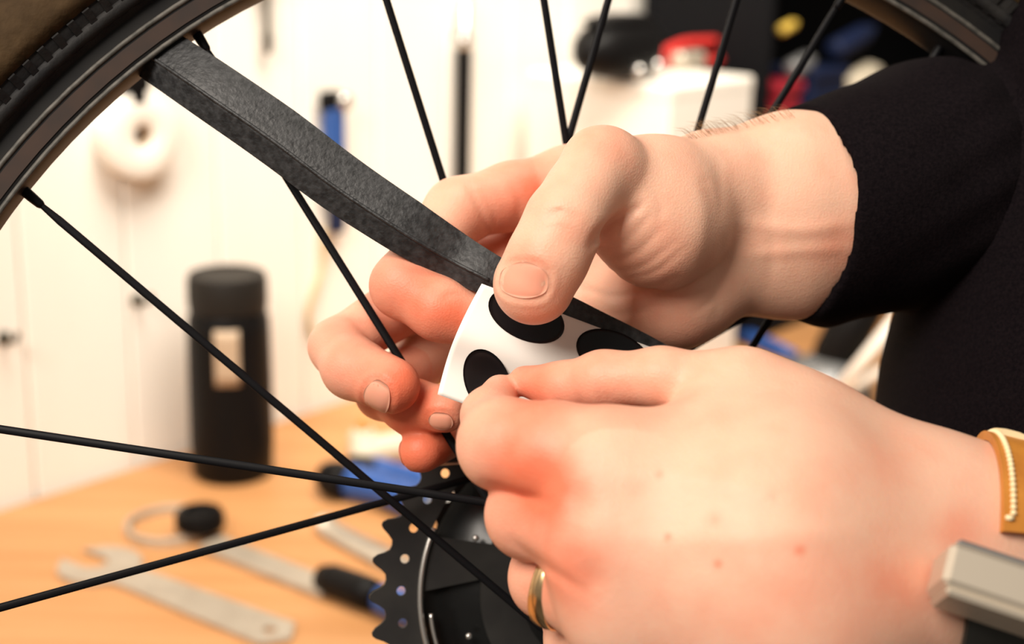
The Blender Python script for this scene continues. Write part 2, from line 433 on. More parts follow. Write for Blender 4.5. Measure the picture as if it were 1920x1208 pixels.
wb = empty('workbench', WA + WN * 0.3 + WD * 0.9 + np.array([0, 0, -ZB]), 'orange wooden workbench top running along the white board wall', 'workbench')
bc = WA + WD * 0.9 + WN * 0.31
mk('bench_top', *box(bc + np.array([0, 0, -0.02]), WD, -WN, (0, 0, 1), 3.8, 0.61, 0.04, 0.003), M_wood, wb, smooth=False)
for sx in (-1.6, 0, 1.6):
    for sy in (0.06, 0.54):
        mk('leg', *box(WA + WD * (0.9 + sx) + WN * sy + np.array([0, 0, -0.04 - (ZB - 0.04) / 2]), WD, -WN, (0, 0, 1), 0.07, 0.07, ZB - 0.04, 0.004), M_wood, wb, smooth=False)
# ================================================================== BENCH AND WALL THINGS
Zv = np.array([0, 0, 1.0])
def w2p(P):
    d = np.asarray(P, float) - CAM; z = d @ FWD; return 960 + d @ RIGHT / z * FPX, 604 - d @ UP / z * FPX, z
def height_to(base, py):          # how tall a thing standing at base must be for its top to reach picture row py
    lo, hi = 0.0, 1.0
    for _ in range(40):
        m = (lo + hi) / 2
        if w2p(base + Zv * m)[1] > py: lo = m
        else: hi = m
    return lo
# black bottle
b0 = bench(437, 886); bh = height_to(b0, 507); br = 0.0352 * w2p(b0)[2] / 1.25
bt = empty('flask', b0, 'tall matt black drinking flask with a lid standing on the bench', 'bottle')
o = mk('body', *lathe([(0, br * 0.90), (0.004, br * 0.99), (0.03, br * 1.03), (bh * 0.5, br * 1.02), (bh * 0.72, br * 1.0), (bh * 0.78, br * 0.98), (bh * 0.80, br * 0.93), (bh * 0.825, br * 0.90)], b0, Zv, 48), M_black, bt); sharp(o, 50)
o = mk('lid', *lathe([(bh * 0.815, br * 0.86), (bh * 0.822, br * 0.945), (bh * 0.86, br * 0.965), (bh * 0.96, br * 0.955), (bh * 0.985, br * 0.91), (bh * 0.99, br * 0.84), (bh * 0.983, br * 0.80), (bh * 0.982, br * 0.3)], b0, Zv, 48), M_lid, bt); sharp(o, 50)
tc_ = (CAM - b0) * [1, 1, 0]; th0 = math.atan2(tc_[1], tc_[0]) - 0.06; V = []
for rr in (br * 1.012, br * 1.032):
    for zz in np.linspace(bh * 0.50, bh * 0.765, 6):
        for a in np.linspace(-0.29, 0.29, 9): V.append(b0 + np.array([math.cos(th0 + a) * rr, math.sin(th0 + a) * rr, zz]))
F = [(i * 9 + j, i * 9 + j + 1, (i + 1) * 9 + j + 1, (i + 1) * 9 + j) for i in range(5) for j in range(8)]
F = [tuple(q + 54 for q in f) for f in F] + [f[::-1] for f in F]
bd_ = [j for j in range(9)] + [i * 9 + 8 for i in range(1, 6)] + [45 + j for j in range(7, -1, -1)] + [i * 9 for i in range(4, 0, -1)]
F += [(bd_[k], bd_[(k + 1) % len(bd_)], bd_[(k + 1) % len(bd_)] + 54, bd_[k] + 54) for k in range(len(bd_))]
mk('label_panel', np.array(V), F, M_beige, bt)['label'] = 'plain beige panel'

def bdir(p, q):
    d = q - p; L_ = np.linalg.norm(d); d = d / L_; return d, np.cross(Zv, d), L_
# bright ring and black cap
rc0, r1 = bench(318, 992), bench(234, 992); rr0 = np.linalg.norm(r1 - rc0)
o = mk('steel_ring', *ring_lathe([(0.0, rr0), (0.006, rr0 * 0.99), (0.007, rr0 * 0.93), (0.006, rr0 * 0.87), (0.0, rr0 * 0.86)], rc0, Zv, 56), M_steel); sharp(o, 40)
tag(o, 'thin bright metal ring lying flat on the bench before the flask', 'ring')
c0 = bench(376, 1006) ; cr = np.linalg.norm(bench(420, 1006) - c0)
cp = empty('end_cap', c0 + Zv * 0.0075, 'round ribbed black cap lying on the bright metal ring', 'cap')
o = mk('body', *lathe([(0.0075, cr * 0.93), (0.009, cr), (0.019, cr), (0.022, cr * 0.93), (0.0225, cr * 0.7), (0.019, cr * 0.62), (0.0187, cr * 0.2)], c0, Zv, 36), M_black, cp); sharp(o, 40)
rv = []
for k in range(20):
    a = 2 * math.pi * k / 20; e = np.array([math.cos(a), math.sin(a), 0]); rv.append(box(c0 + e * cr + Zv * 0.014, e, np.cross(Zv, e), Zv, 0.002, 0.0035, 0.009))
mk('grip_ribs', *merge(rv), M_black, cp, smooth=False)
# flat open-ended spanner, lower left
def spanner(name, label, px0, px1, hw, w0, w1, mat, thick=0.004, jaw=True, group=None):
    p, q = bench(*px0), bench(*px1); d, e, Ls = bdir(p, q)
    r = hw; pts = []
    if jaw:                        # open jaw pointing away from the shaft
        for a in np.linspace(math.radians(140), math.radians(40), 5): pass
        outer = [(r * math.cos(a), r * math.sin(a)) for a in np.linspace(math.radians(28), math.radians(152), 14)]
        inner_ = [(-0.98 * r, 0.36 * r), (-0.15 * r, 0.36 * r), (0.12 * r, 0.18 * r), (0.12 * r, -0.18 * r), (-0.15 * r, -0.36 * r), (-0.98 * r, -0.36 * r)]
        outer2 = [(r * math.cos(a), r * math.sin(a)) for a in np.linspace(math.radians(208), math.radians(332), 14)]
        pts = outer + inner_ + outer2
    else:
        pts = [(r * math.cos(a), r * math.sin(a)) for a in np.linspace(math.radians(30), math.radians(330), 24)]
    pts = pts + [(r * 1.25, -w0 / 2), (Ls * 0.6, -(w0 + w1) / 4), (Ls, -w1 / 2), (Ls + w1 * 0.35, 0), (Ls, w1 / 2), (Ls * 0.6, (w0 + w1) / 4), (r * 1.25, w0 / 2)]
    loops = [pts]
    if not jaw: loops.append(circ(0, 0, r * 0.55, 6))
    loops.append(circ(Ls - w1 * 0.2, 0, w1 * 0.16, 12))
    o = mk(name, *plate(loops, thick, p + Zv * thick / 2, d, e, 0.0006), mat, smooth=False); tag(o, label, 'spanner', group); return o
spanner('cone_spanner', 'flat steel spanner with an open jaw, lower left on the bench', (188, 1066), (520, 1195), 0.030, 0.026, 0.034, M_steel)
# chain whip: long steel bar with a blue handle and black collar
p, q = bench(395, 1026), bench(622, 1116); d, e, Lq = bdir(p, q)
cwp = empty('chain_whip', p, 'long flat steel bar tool with a black collared blue handle', 'tool')
mk('bar', *box((p + q) / 2 + Zv * 0.003, d, e, Zv, Lq, 0.024, 0.006, 0.001), M_steel, cwp, smooth=False)
mk('collar', *sweep(np.array([q - d * 0.01 + Zv * 0.011, q + d * 0.0 + Zv * 0.012, q + d * 0.03 + Zv * 0.0125, q + d * 0.045 + Zv * 0.0125]), [0.009, 0.0115, 0.0123, 0.011], 16), M_black, cwp)
o = mk('handle', *sweep(np.array([q + d * t + Zv * 0.0125 for t in (0.043, 0.05, 0.08, 0.12, 0.15, 0.16)]), [0.008, 0.0115, 0.012, 0.0105, 0.0115, 0.006], 18), M_blue, cwp)
# pale strip
p, q = bench(622, 1003), bench(790, 1092); d, e, Lq = bdir(p, q)
sp = empty('tyre_lever', p, 'pale flat lever lying on the bench behind the sprockets', 'tyre lever')
hook = catmull([p + Zv * 0.012 - d * 0.012, p + Zv * 0.005 - d * 0.004, p + Zv * 0.0035 + d * 0.01, p + d * Lq * 0.5 + Zv * 0.0035, q + Zv * 0.0035], 6)
mk('blade', *sweep(hook, np.linspace(0.008, 0.013, len(hook)), prof=[(0.9, -0.25), (1, 0), (0.9, 0.25), (-0.9, 0.25), (-1, 0), (-0.9, -0.25)]), M_steel, sp)
# pliers with blue grips
p, q = bench(606, 922), bench(780, 985); d, e, Lq = bdir(p, q)
pl = empty('pliers', (p + q) / 2, 'pliers with two blue handles and black ends lying by the flask', 'pliers')
def grip(p, q, r, parent):
    d, e, Lq = bdir(p, q); P = [p + d * Lq * t + Zv * (r + 0.0005) + e * 0.01 * math.sin(t * 2.4) for t in np.linspace(0, 1, 14)]
    g = mk('handle', *sweep(np.array(P[2:]), [r * f for f in (0.8, 1, 1.05, 1.0, 0.95, 0.9, 0.9, 0.95, 1, 1, 0.95, 0.8)], 16), M_blue, parent)
    mk('handle_end', *sweep(np.array([P[0] + d * t for t in (0, 0.003, 0.012, 0.024, 0.03)]), [r * f for f in (0.4, 0.9, 1.1, 1.1, 0.95)], 16), M_black, g)
grip(p, q, 0.0145, pl); grip(bench(652, 893), bench(800, 935), 0.010, pl)
jc = (bench(780, 985) + bench(800, 935)) / 2 + d * 0.02 + Zv * 0.012
mk('jaw', *sweep(np.array([jc - d * 0.03, jc - d * 0.01, jc + d * 0.01, jc + d * 0.05, jc + d * 0.065]), [0.012, 0.016, 0.015, 0.010, 0.005], prof=[(0.9, -0.5), (1, 0), (0.9, 0.5), (-0.9, 0.5), (-1, 0), (-0.9, -0.5)]), M_grey, pl)
# small pale pot behind the fingers and a cream roll
p = bench(680, 868); h = height_to(p, 783)
gp = empty('glue_bottle', p, 'small pale bottle with a brown nozzle standing behind the lowest fingertips', 'bottle')
o = mk('body', *lathe([(0, 0.011), (0.002, 0.0125), (h * 0.62, 0.0125), (h * 0.72, 0.009), (h * 0.75, 0.006)], p, Zv, 24), M_cream, gp)
mk('nozzle', *lathe([(h * 0.74, 0.0065), (h * 0.8, 0.0065), (h * 0.84, 0.004), (h, 0.002)], p, Zv, 16), M_leather, gp)
p = bench(722, 880); 
o = mk('cloth_roll', *sweep(np.array([p + np.array([0.02 * t - 0.03, 0.012 * t, 0.013]) for t in np.linspace(0, 3, 10)]), [0.008, 0.0115, 0.0125, 0.0128, 0.0128, 0.0128, 0.0128, 0.0125, 0.0115, 0.008], 20), M_cream); tag(o, 'cream cloth roll lying behind the little fingertip', 'cloth')

# ---- things hung on the boards
def hung(px, py, off): return wallp(px, py, off)
def hook_nail(px, py, label):
    p = hung(px, py, 0.0); 
    k = empty('wall_hook', p, label, 'hook')
    mk('shank', *sweep(catmull([p - WN * 0.004, p + WN * 0.012, p + WN * 0.02 + Zv * 0.003, p + WN * 0.022 + Zv * 0.009], 5), 0.002, 8), M_olive, k)
    mk('plate', *lathe([(0, 0.006), (0.002, 0.006), (0.0025, 0.005)], p, WN, 16), M_olive, k)
hook_nail(256, 562, 'small dark hook screwed in the boards left of the flask')
hook_nail(6, 634, 'small dark hook in the boards at the left edge')
# white tape roll on a black peg
p = hung(240, 250, 0.0); tr0 = empty('tape_roll', p, 'white tape roll hung on the white boards under the rim', 'tape')
o = mk('roll', *ring_lathe([(0.003, 0.036), (0.022, 0.036), (0.0235, 0.034), (0.0235, 0.011), (0.022, 0.009), (0.003, 0.009)], p, WN, 48), M_white, tr0); sharp(o, 40)
mk('core', *ring_lathe([(0.003, 0.009), (0.020, 0.009), (0.020, 0.007), (0.003, 0.007)], p, WN, 32), M_beige, tr0)
p2 = hung(228, 142, 0.0); pg = empty('wall_clip', p2, 'black clip on the boards above the white tape roll', 'clip')
mk('body', *box(p2 + WN * 0.012, WD, WN, Zv, 0.024, 0.024, 0.022, 0.002), M_black, pg, smooth=False)
mk('tongue', *box(p2 + WN * 0.022 - Zv * 0.013, WD, WN, Zv, 0.014, 0.004, 0.016, 0.001), M_black, pg, smooth=False)
# black driver tip
p = hung(503, 101, 0.012); sd = empty('screwdriver', p, 'dark screwdriver hung point down at the top of the boards', 'screwdriver')
mk('shaft', *lathe([(0, 0.0025), (0.004, 0.0038), (0.014, 0.0045), (0.02, 0.003), (0.06, 0.003)], p, Zv, 16), M_olive, sd)
mk('handle', *lathe([(0.058, 0.006), (0.062, 0.010), (0.09, 0.012), (0.14, 0.011), (0.15, 0.006)], p, Zv, 20), M_black, sd)
# blue handled tool hanging from a screw
pt_, pb_ = hung(604, 168, 0.0), hung(622, 434, 0.0)
bl = empty('hanging_multi_tool', pt_, 'flat blue handled tool hung from a bright screw behind the inner tube', 'tool')
zt, zb_ = pt_[2], hung(610, 434, 0.0)[2]; cx_ = hung(610, 300, 0.0)
def hb(z0, z1, wd, off, th, mat, name, par, sx=0.0):
    return mk(name, *box(cx_ * [1, 1, 0] + Zv * (z0 + z1) / 2 + WN * off + WD * sx, WD, WN, Zv, wd, th, abs(z1 - z0), 0.0025), mat, par, smooth=False)
hb(zt, zt - 0.018, 0.022, 0.012, 0.012, M_black, 'head', bl, -0.004)
hb(zt - 0.016, zt - 0.10, 0.021, 0.012, 0.014, M_blue, 'handle', bl)
hb(zt - 0.098, zb_, 0.018, 0.012, 0.010, M_navy, 'blade', bl, 0.003)
ps_ = hung(618, 186, 0.0); sc = empty('wall_screw', ps_, 'bright round-headed screw holding the blue tool', 'screw')
mk('head', *lathe([(0.020, 0.008), (0.022, 0.0085), (0.025, 0.007), (0.0265, 0.003)], ps_, WN, 20), M_chrome, sc)
mk('shank', *lathe([(-0.004, 0.002), (0.021, 0.002)], ps_, WN, 10), M_chrome, sc)
# tan cable
cb = catmull([hung(606, 430, 0.006), hung(604, 500, 0.006), hung(588, 548, 0.008), hung(578, 590, 0.006), hung(588, 632, 0.005), hung(600, 650, 0.005)], 8)
o = mk('brake_cable', *sweep(cb, 0.0028, 8), M_tancable); tag(o, 'tan cable hanging in a curve below the blue tool', 'cable')
# long black bar with bright top
p = hung(866, 360, 0.014); hgt = hung(866, 92, 0.014)[2] - p[2]
fb_ = empty('hanging_file', p, 'long thin black bar hung upright on the boards above the fingers', 'file')
o = mk('blade', *box(p + Zv * hgt / 2, WD, WN, Zv, 0.0145, 0.012, hgt, 0.0015), M_black, fb_, smooth=False)
mk('collar', *lathe([(hgt, 0.008), (hgt + 0.01, 0.0085), (hgt + 0.014, 0.006), (hgt + 0.05, 0.006)], p, Zv, 18), M_chrome, fb_)
mk('hanging_loop', *lathe([(-0.014, 0.003), (0.004, 0.003)], p + Zv * (hgt + 0.012), WN, 12), M_grey, fb_)

# ---- white box on the bench with a black pouch, cutter; black rack behind
def base_at(px, off):             # point on the bench line at picture column px, off from the wall
    z = ZB; lo, hi = 300.0, 900.0
    for _ in range(50):
        m = (lo + hi) / 2; q = bench(px, m)
        if (q - WA) @ WN > off: hi = m
        else: lo = m
    return bench(px, (lo + hi) / 2)
q1 = base_at(1376, 0.22); h1 = height_to(q1, 142); Lb = 0.155
wbx = empty('storage_box', q1 - WD * Lb / 2, 'plain cream-white storage box standing on the bench behind the hand', 'box')
bc1 = q1 - WD * Lb / 2 - WN * 0.09
mk('body', *box(bc1 + Zv * (h1 - 0.012) / 2, WD, WN, Zv, Lb, 0.18, h1 - 0.012, 0.003), M_white, wbx, smooth=False)
mk('lid', *box(bc1 + Zv * (h1 - 0.008), WD, WN, Zv, Lb + 0.001, 0.181, 0.016, 0.003), M_white, wbx, smooth=False)
def on_box(px, py, off):          # a pixel on the plane off in front of the wall
    return wallp(px, py, off)
pc0 = on_box(1158, 140, 0.16); zt1 = ZB + h1
pouch = empty('lamp_pouch', pc0 * [1, 1, 0] + Zv * zt1, 'black rounded pouch with two shiny studs on the white box', 'pouch')
V, F = [], []
nu_, nv_ = 20, 14
for i in range(nu_ + 1):
    t = -1 + 2 * i / nu_; rs = (1 - abs(t) ** 3) ** 0.6 if abs(t) < 1 else 0.02
    for j in range(nv_):
        a = 2 * math.pi * j / nv_; ca, sa = math.cos(a), math.sin(a)
        V.append(pc0 * [1, 1, 0] + WD * t * 0.062 + WN * np.sign(ca) * abs(ca) ** 0.8 * 0.03 * rs + Zv * (zt1 + 0.031 + np.sign(sa) * abs(sa) ** 0.8 * 0.030 * rs * (1 + 0.12 * t)))
F = [(i * nv_ + j, i * nv_ + (j + 1) % nv_, (i + 1) * nv_ + (j + 1) % nv_, (i + 1) * nv_ + j) for i in range(nu_) for j in range(nv_)] + [tuple(range(nv_))[::-1], tuple(nu_ * nv_ + j for j in range(nv_))]
mk('body', np.array(V), F, M_black, pouch)
mk('flap', *sweep(np.array([pc0 * [1, 1, 0] + WD * t + Zv * (zt1 + 0.058) for t in (-0.05, -0.03, 0.0, 0.03, 0.05)]), [0.008, 0.02, 0.024, 0.02, 0.008], prof=[(math.cos(a), 0.35 * math.sin(a)) for a in np.linspace(0, 2 * math.pi, 12, endpoint=False)]), M_black, pouch)
for (x, y) in ((1199, 134), (1233, 124)):
    s_ = on_box(x, y, 0.192); mk('stud', *lathe([(-0.006, 0.005), (0, 0.0075), (0.004, 0.0065), (0.006, 0.003)], s_, WN, 16), M_chrome, pouch)
a_, b_ = on_box(1238, 104, 0.12), on_box(1342, 78, 0.12)
dz = 0
ct = empty('bolt_cutter', (a_ + b_) / 2, 'cutter with red handles and grey head resting above the white box', 'cutter')
mk('handle', *sweep(catmull([a_, a_ * 0.6 + b_ * 0.4 + Zv * 0.006, b_], 8), 0.0062, 12), M_red, ct)
a2_, b2_ = on_box(1262, 122, 0.13), on_box(1350, 112, 0.13)
mk('handle', *sweep(catmull([a_ - Zv * 0.012, a2_, b2_], 8), 0.0055, 12), M_red, ct)
gq = on_box(1290, 122, 0.14)
mk('head', *box(gq, WD, WN, Zv, 0.05, 0.018, 0.03, 0.005), M_steel, ct, smooth=False)
mk('prop', *box(np.array([gq[0], gq[1], (zt1 + gq[2] - 0.01) / 2]), WD, WN, Zv, 0.02, 0.02, max(0.004, gq[2] - 0.01 - zt1), 0.001), M_grey, ct, smooth=False)
# rack
q2 = base_at(1414, 0.20); RW = 0.85
rk = empty('tool_rack', q2 + WD * RW / 2 - WN * 0.1, 'black open rack full of tools standing right of the white box', 'rack')
rc_ = q2 + WD * RW / 2 - WN * 0.09
rb_ = lambda n, c, sx, sy, sz: mk(n, *box(c, WD, WN, Zv, sx, sy, sz, 0.002), M_rack, rk, smooth=False)
rb_('back_panel', rc_ - WN * 0.085 + Zv * 0.36, RW, 0.01, 0.72)
for k, zz in enumerate((0.010, 0.215, 0.47, 0.71)): rb_('shelf', rc_ + Zv * zz, RW - 0.024, 0.16, 0.016)
for sx in (-1, 1): rb_('side_panel', rc_ + WD * sx * (RW / 2 - 0.006) + Zv * 0.36, 0.012, 0.16, 0.72)
SH = ZB + 0.223
def on_shelf(px, off, z=SH): 
    v = wallp(px, 100, off); return v * [1, 1, 0] + Zv * z
def bin_(name, label, px, wd, ht, mat, off=0.15, cat='bin', z=SH):
    c = on_shelf(px, off, z); e_ = empty(name, c, label, cat)
    mk('shell', *box(c + Zv * ht * 0.47, WD, WN, Zv, wd, 0.07, ht * 0.92, 0.003), mat, e_, smooth=False)
    mk('rim', *box(c + Zv * (ht - 0.006), WD, WN, Zv, wd + 0.006, 0.078, 0.012, 0.003), mat, e_, smooth=False)
    mk('handle', *sweep(catmull([c + WN * 0.034 + WD * -0.015 + Zv * ht * 0.5, c + WN * 0.046 + Zv * ht * 0.48, c + WN * 0.034 + WD * 0.015 + Zv * ht * 0.5], 5), 0.003, 8), mat, e_)
bin_('parts_bin', 'dark red parts bin in the rack next to the white box', 1436, 0.052, 0.075, M_darkred)
bin_('parts_bin', 'navy parts bin in the middle of the rack shelf', 1512, 0.085, 0.085, M_navy)
bin_('parts_bin', 'black parts bin behind the sleeve in the rack', 1640, 0.12, 0.06, M_black)
def lying(name, label, px, py, L_, r, mat, capm, cat, off=0.17):
    c = wallp(px, py, off); e_ = empty(name, c - Zv * r, label, cat); dd = WD * 0.97 + Zv * 0.22; dd = dd / np.linalg.norm(dd)
    mk('body', *sweep(np.array([c - dd * L_ / 2, c - dd * (L_ / 2 - 0.004), c + dd * L_ * 0.25, c + dd * L_ * 0.36, c + dd * L_ * 0.4]), [r * 0.8, r, r, r * 0.7, r * 0.45], 20), mat, e_)
    mk('cap', *sweep(np.array([c + dd * L_ * 0.39, c + dd * L_ * 0.40, c + dd * L_ * 0.5]), [r * 0.3, r * 0.5, r * 0.45], 16), capm, e_)
lying('oil_bottle', 'cream oil bottle lying on top of the bins in the rack', 1615, 150, 0.085, 0.017, M_cream, M_cream, 'bottle')
lying('grease_tube', 'grey tube lying on the navy bin in the rack', 1502, 122, 0.05, 0.012, M_grey, M_grey, 'tube')
lying('marker_pen', 'yellow marker lying at the top of the rack', 1478, 50, 0.035, 0.006, M_yellow, M_yellow, 'marker')
lying('spray_can', 'navy spray can lying at the top of the rack', 1600, 74, 0.10, 0.013, M_navy, M_navy, 'can')

# ---- right-hand gap between the hands: clamp with post and rods
p = bench(1545, 742); 
cl = empty('bench_clamp', p, 'grey domed clamp with a black post and silver rods on the bench', 'clamp')
sca = w2p(p)[2] / FPX
o = mk('base', *lathe([(0, 0.048), (0.006, 0.050), (0.02, 0.046), (0.035, 0.034), (0.042, 0.02), (0.043, 0.008)], p, Zv, 36), M_grey, cl)
pa, pb = p + Zv * 0.03 + WD * 0.005, p + Zv * 0.17 + RIGHT * 0.062
mk('post', *sweep(np.array([pa, pa * 0.9 + pb * 0.1, pb]), [0.02, 0.024, 0.024], 20), M_black, cl)
def rod(x0, y0, x1, y1, d0, d1, r, par, mat):
    a = pw(x0, y0, d0); b = pw(x1, y1, d1); mk('rod', *sweep(np.array([a, (a + b) / 2, b]), r, 10), mat, par)
dd = w2p(p)[2] * 1000
rod(1560, 748, 1704, 572, dd - 60, dd - 90, 0.0065, cl, M_white); rod(1556, 752, 1790, 612, dd - 62, dd - 62, 0.005, cl, M_white)
o = mk('paper_pad', *box(bench(1765, 775) + Zv * 0.004, WD, WN, Zv, 0.16, 0.10, 0.008, 0.001), M_cream, smooth=False); tag(o, 'cream paper pad lying on the bench beside the clamp', 'paper pad')
p, q = bench(1425, 655), bench(1490, 682)
d, e, Lq = bdir(p, q)
hx = empty('hex_key', p, 'blue handled key lying on the bench behind the lower hand', 'hex key')
mk('handle', *sweep(np.array([p + d * t + Zv * 0.009 for t in (-0.04, -0.035, 0, 0.03, Lq)]), [0.005, 0.0085, 0.009, 0.0085, 0.006], 14), M_blue, hx)
mk('blade', *sweep(np.array([p + d * t + Zv * 0.009 for t in (Lq - 0.003, Lq + 0.05)]), [0.003, 0.003], 6), M_grey, hx)
# ================================================================== WHEEL, TUBE, PATCHES
SX, SY = 0.20, -0.10
PX0 = pc(690, 575, 480)
def wheel_plane(px, py, wofs=0.0):
    """camera point of a pixel on the wheel's mid plane moved wofs mm along the axle"""
    n = np.array([-SX, -SY, 1.0]); nn = n / np.linalg.norm(n); p0 = PX0 + nn * wofs
    v = np.array([(px - 960) / FPX, (py - 604) / FPX, 1.0]); return v * ((p0 @ nn) / (v @ nn))
AXN = np.array([-SX, -SY, 1.0]); AXN /= np.linalg.norm(AXN)
HUB = wheel_plane(1150, 1130)
E1 = np.array([1.0, 0, 0]); E1 -= AXN * (E1 @ AXN); E1 /= np.linalg.norm(E1); E2 = np.cross(AXN, E1)
def radial(P): d = P - HUB; d = d - AXN * (d @ AXN); return np.linalg.norm(d)
RI = 0.5 * (radial(wheel_plane(62, 372)) + radial(wheel_plane(255, 118)))
print('rim inner', RI, 'hub', HUB)
wheel = empty('bicycle_wheel', c2w(HUB[None])[0], 'black bicycle wheel with thin bladed spokes and its tyre pulled half off', 'wheel')
def revolve(prof, seg=144):       # prof (w, r) in mm round the axle
    V = []; n = len(prof)
    for (wv, r) in prof:
        for k in range(seg):
            t = 2 * math.pi * k / seg; V.append(HUB + AXN * wv + (E1 * math.cos(t) + E2 * math.sin(t)) * r)
    F = [(i * seg + k, i * seg + (k + 1) % seg, ((i + 1) % n) * seg + (k + 1) % seg, ((i + 1) % n) * seg + k) for i in range(n) for k in range(seg)]
    return c2w(np.array(V)), F
# rim: black hoop, its worn brown bed between two grey edges, sidewalls
rim = mk('rim', *revolve([(-9.2, RI + 2.0), (-8.6, RI + 0.6), (-5, RI - 0.2), (5, RI - 0.2), (9, RI + 1), (9.4, RI + 9), (10, RI + 18), (8.6, RI + 19), (7.5, RI + 10), (-7.5, RI + 10), (-8.6, RI + 19), (-10.4, RI + 18), (-9.8, RI + 9)]), M_rim, wheel); sharp(rim, 40)
for (wv, dr) in ((-8.9, 0.3), (-9.75, 8.6)):
    ro = mk('rim_edge', *revolve([(wv + 0.9 * math.cos(a), RI + dr + 0.9 * math.sin(a)) for a in np.linspace(0, 2 * math.pi, 8, endpoint=False)]), M_rimgrey, rim)
bd = mk('brake_track', *revolve([(-9.6, RI + 2.2), (-9.2, RI + 2.2), (-9.6, RI + 7.0), (-9.95, RI + 7.0)]), M_rimbrown, rim, smooth=False); bd['label'] = 'worn brown band round the rim'
# tyre: sidewall torus pulled towards us, tread band
tp = []
for a in np.linspace(0, 2 * math.pi, 22, endpoint=False):
    tp.append((-3 + 17 * math.cos(a), RI + 32 + 20 * math.sin(a)))
tyre = mk('tyre', *revolve(tp), M_tyre, wheel)
bead = mk('bead', *revolve([(-13.5 + 2.6 * math.cos(a), RI + 17.5 + 2.6 * math.sin(a)) for a in np.linspace(0, 2 * math.pi, 10, endpoint=False)]), M_tyre, tyre)
tr = mk('tread', *revolve([(-3 + (17.6 + (0.6 if k % 2 else 0)) * math.cos(a), RI + 32 + (20.6 + (0.7 if k % 2 else 0)) * math.sin(a)) for k, a in enumerate(np.linspace(math.radians(-28), math.radians(208), 17))] +
        [(-3 + 15.5 * math.cos(a), RI + 32 + 18.5 * math.sin(a)) for a in np.linspace(math.radians(208), math.radians(-28), 9)]), M_tread, tyre); tr['label'] = 'dark brown tread'
# ribs of the tyre wall
RV = []
for k in range(260):
    t = 2 * math.pi * k / 260
    er = E1 * math.cos(t) + E2 * math.sin(t); a = math.radians(235 - 6)
    for aa in (math.radians(222), ):
        c = HUB + er * (RI + 32 + 20.2 * math.sin(aa)) + AXN * (-3 + 17.2 * math.cos(aa))
        tz = np.cross(AXN, er); nrm = er * math.sin(aa) + AXN * math.cos(aa); al = np.cross(tz, nrm)
        RV.append(box(c2w(c[None])[0], *(lambda A: (A[0] / np.linalg.norm(A[0]), A[1] / np.linalg.norm(A[1]), A[2] / np.linalg.norm(A[2])))([c2w((c + q)[None])[0] - c2w(c[None])[0] for q in (tz, al, nrm)]), 0.0026, 0.009, 0.0012))
rb = mk('sidewall_rib', *merge(RV), M_tyre, tyre, smooth=False); tag(rb, kind='stuff')
# hub
def lathe_ax(prof, seg=40): return revolve_open(prof, seg)
def revolve_open(prof, seg=40, c=None):
    V = []; n = len(prof); c = HUB if c is None else c
    for (wv, r) in prof:
        for k in range(seg):
            t = 2 * math.pi * k / seg; V.append(c + AXN * wv + (E1 * math.cos(t) + E2 * math.sin(t)) * r)
    F = [(i * seg + k, i * seg + (k + 1) % seg, (i + 1) * seg + (k + 1) % seg, (i + 1) * seg + k) for i in range(n - 1) for k in range(seg)]
    F += [tuple(range(seg))[::-1], tuple((n - 1) * seg + k for k in range(seg))]
    return c2w(np.array(V)), F
hub = mk('hub', *revolve_open([(-32, 7), (-31, 9), (-26, 10), (-22, 12), (-16, 13), (22, 16), (30, 18), (36, 18), (68, 16), (69, 8)]), M_hub, wheel); sharp(hub, 50)
NF, FF = -24.0, 32.0
for wf, r in ((NF, 21), (FF, 25)):
    fl = mk('flange', *revolve_open([(wf - 1.6, r - 1), (wf - 1.2, r), (wf + 1.2, r), (wf + 1.6, r - 1)], 48), M_hub, hub); sharp(fl, 40)
mk('axle_end', *revolve_open([(-42, 4), (-41.5, 5), (-32, 5.2), (-31.5, 7)], 24), M_chrome, hub)
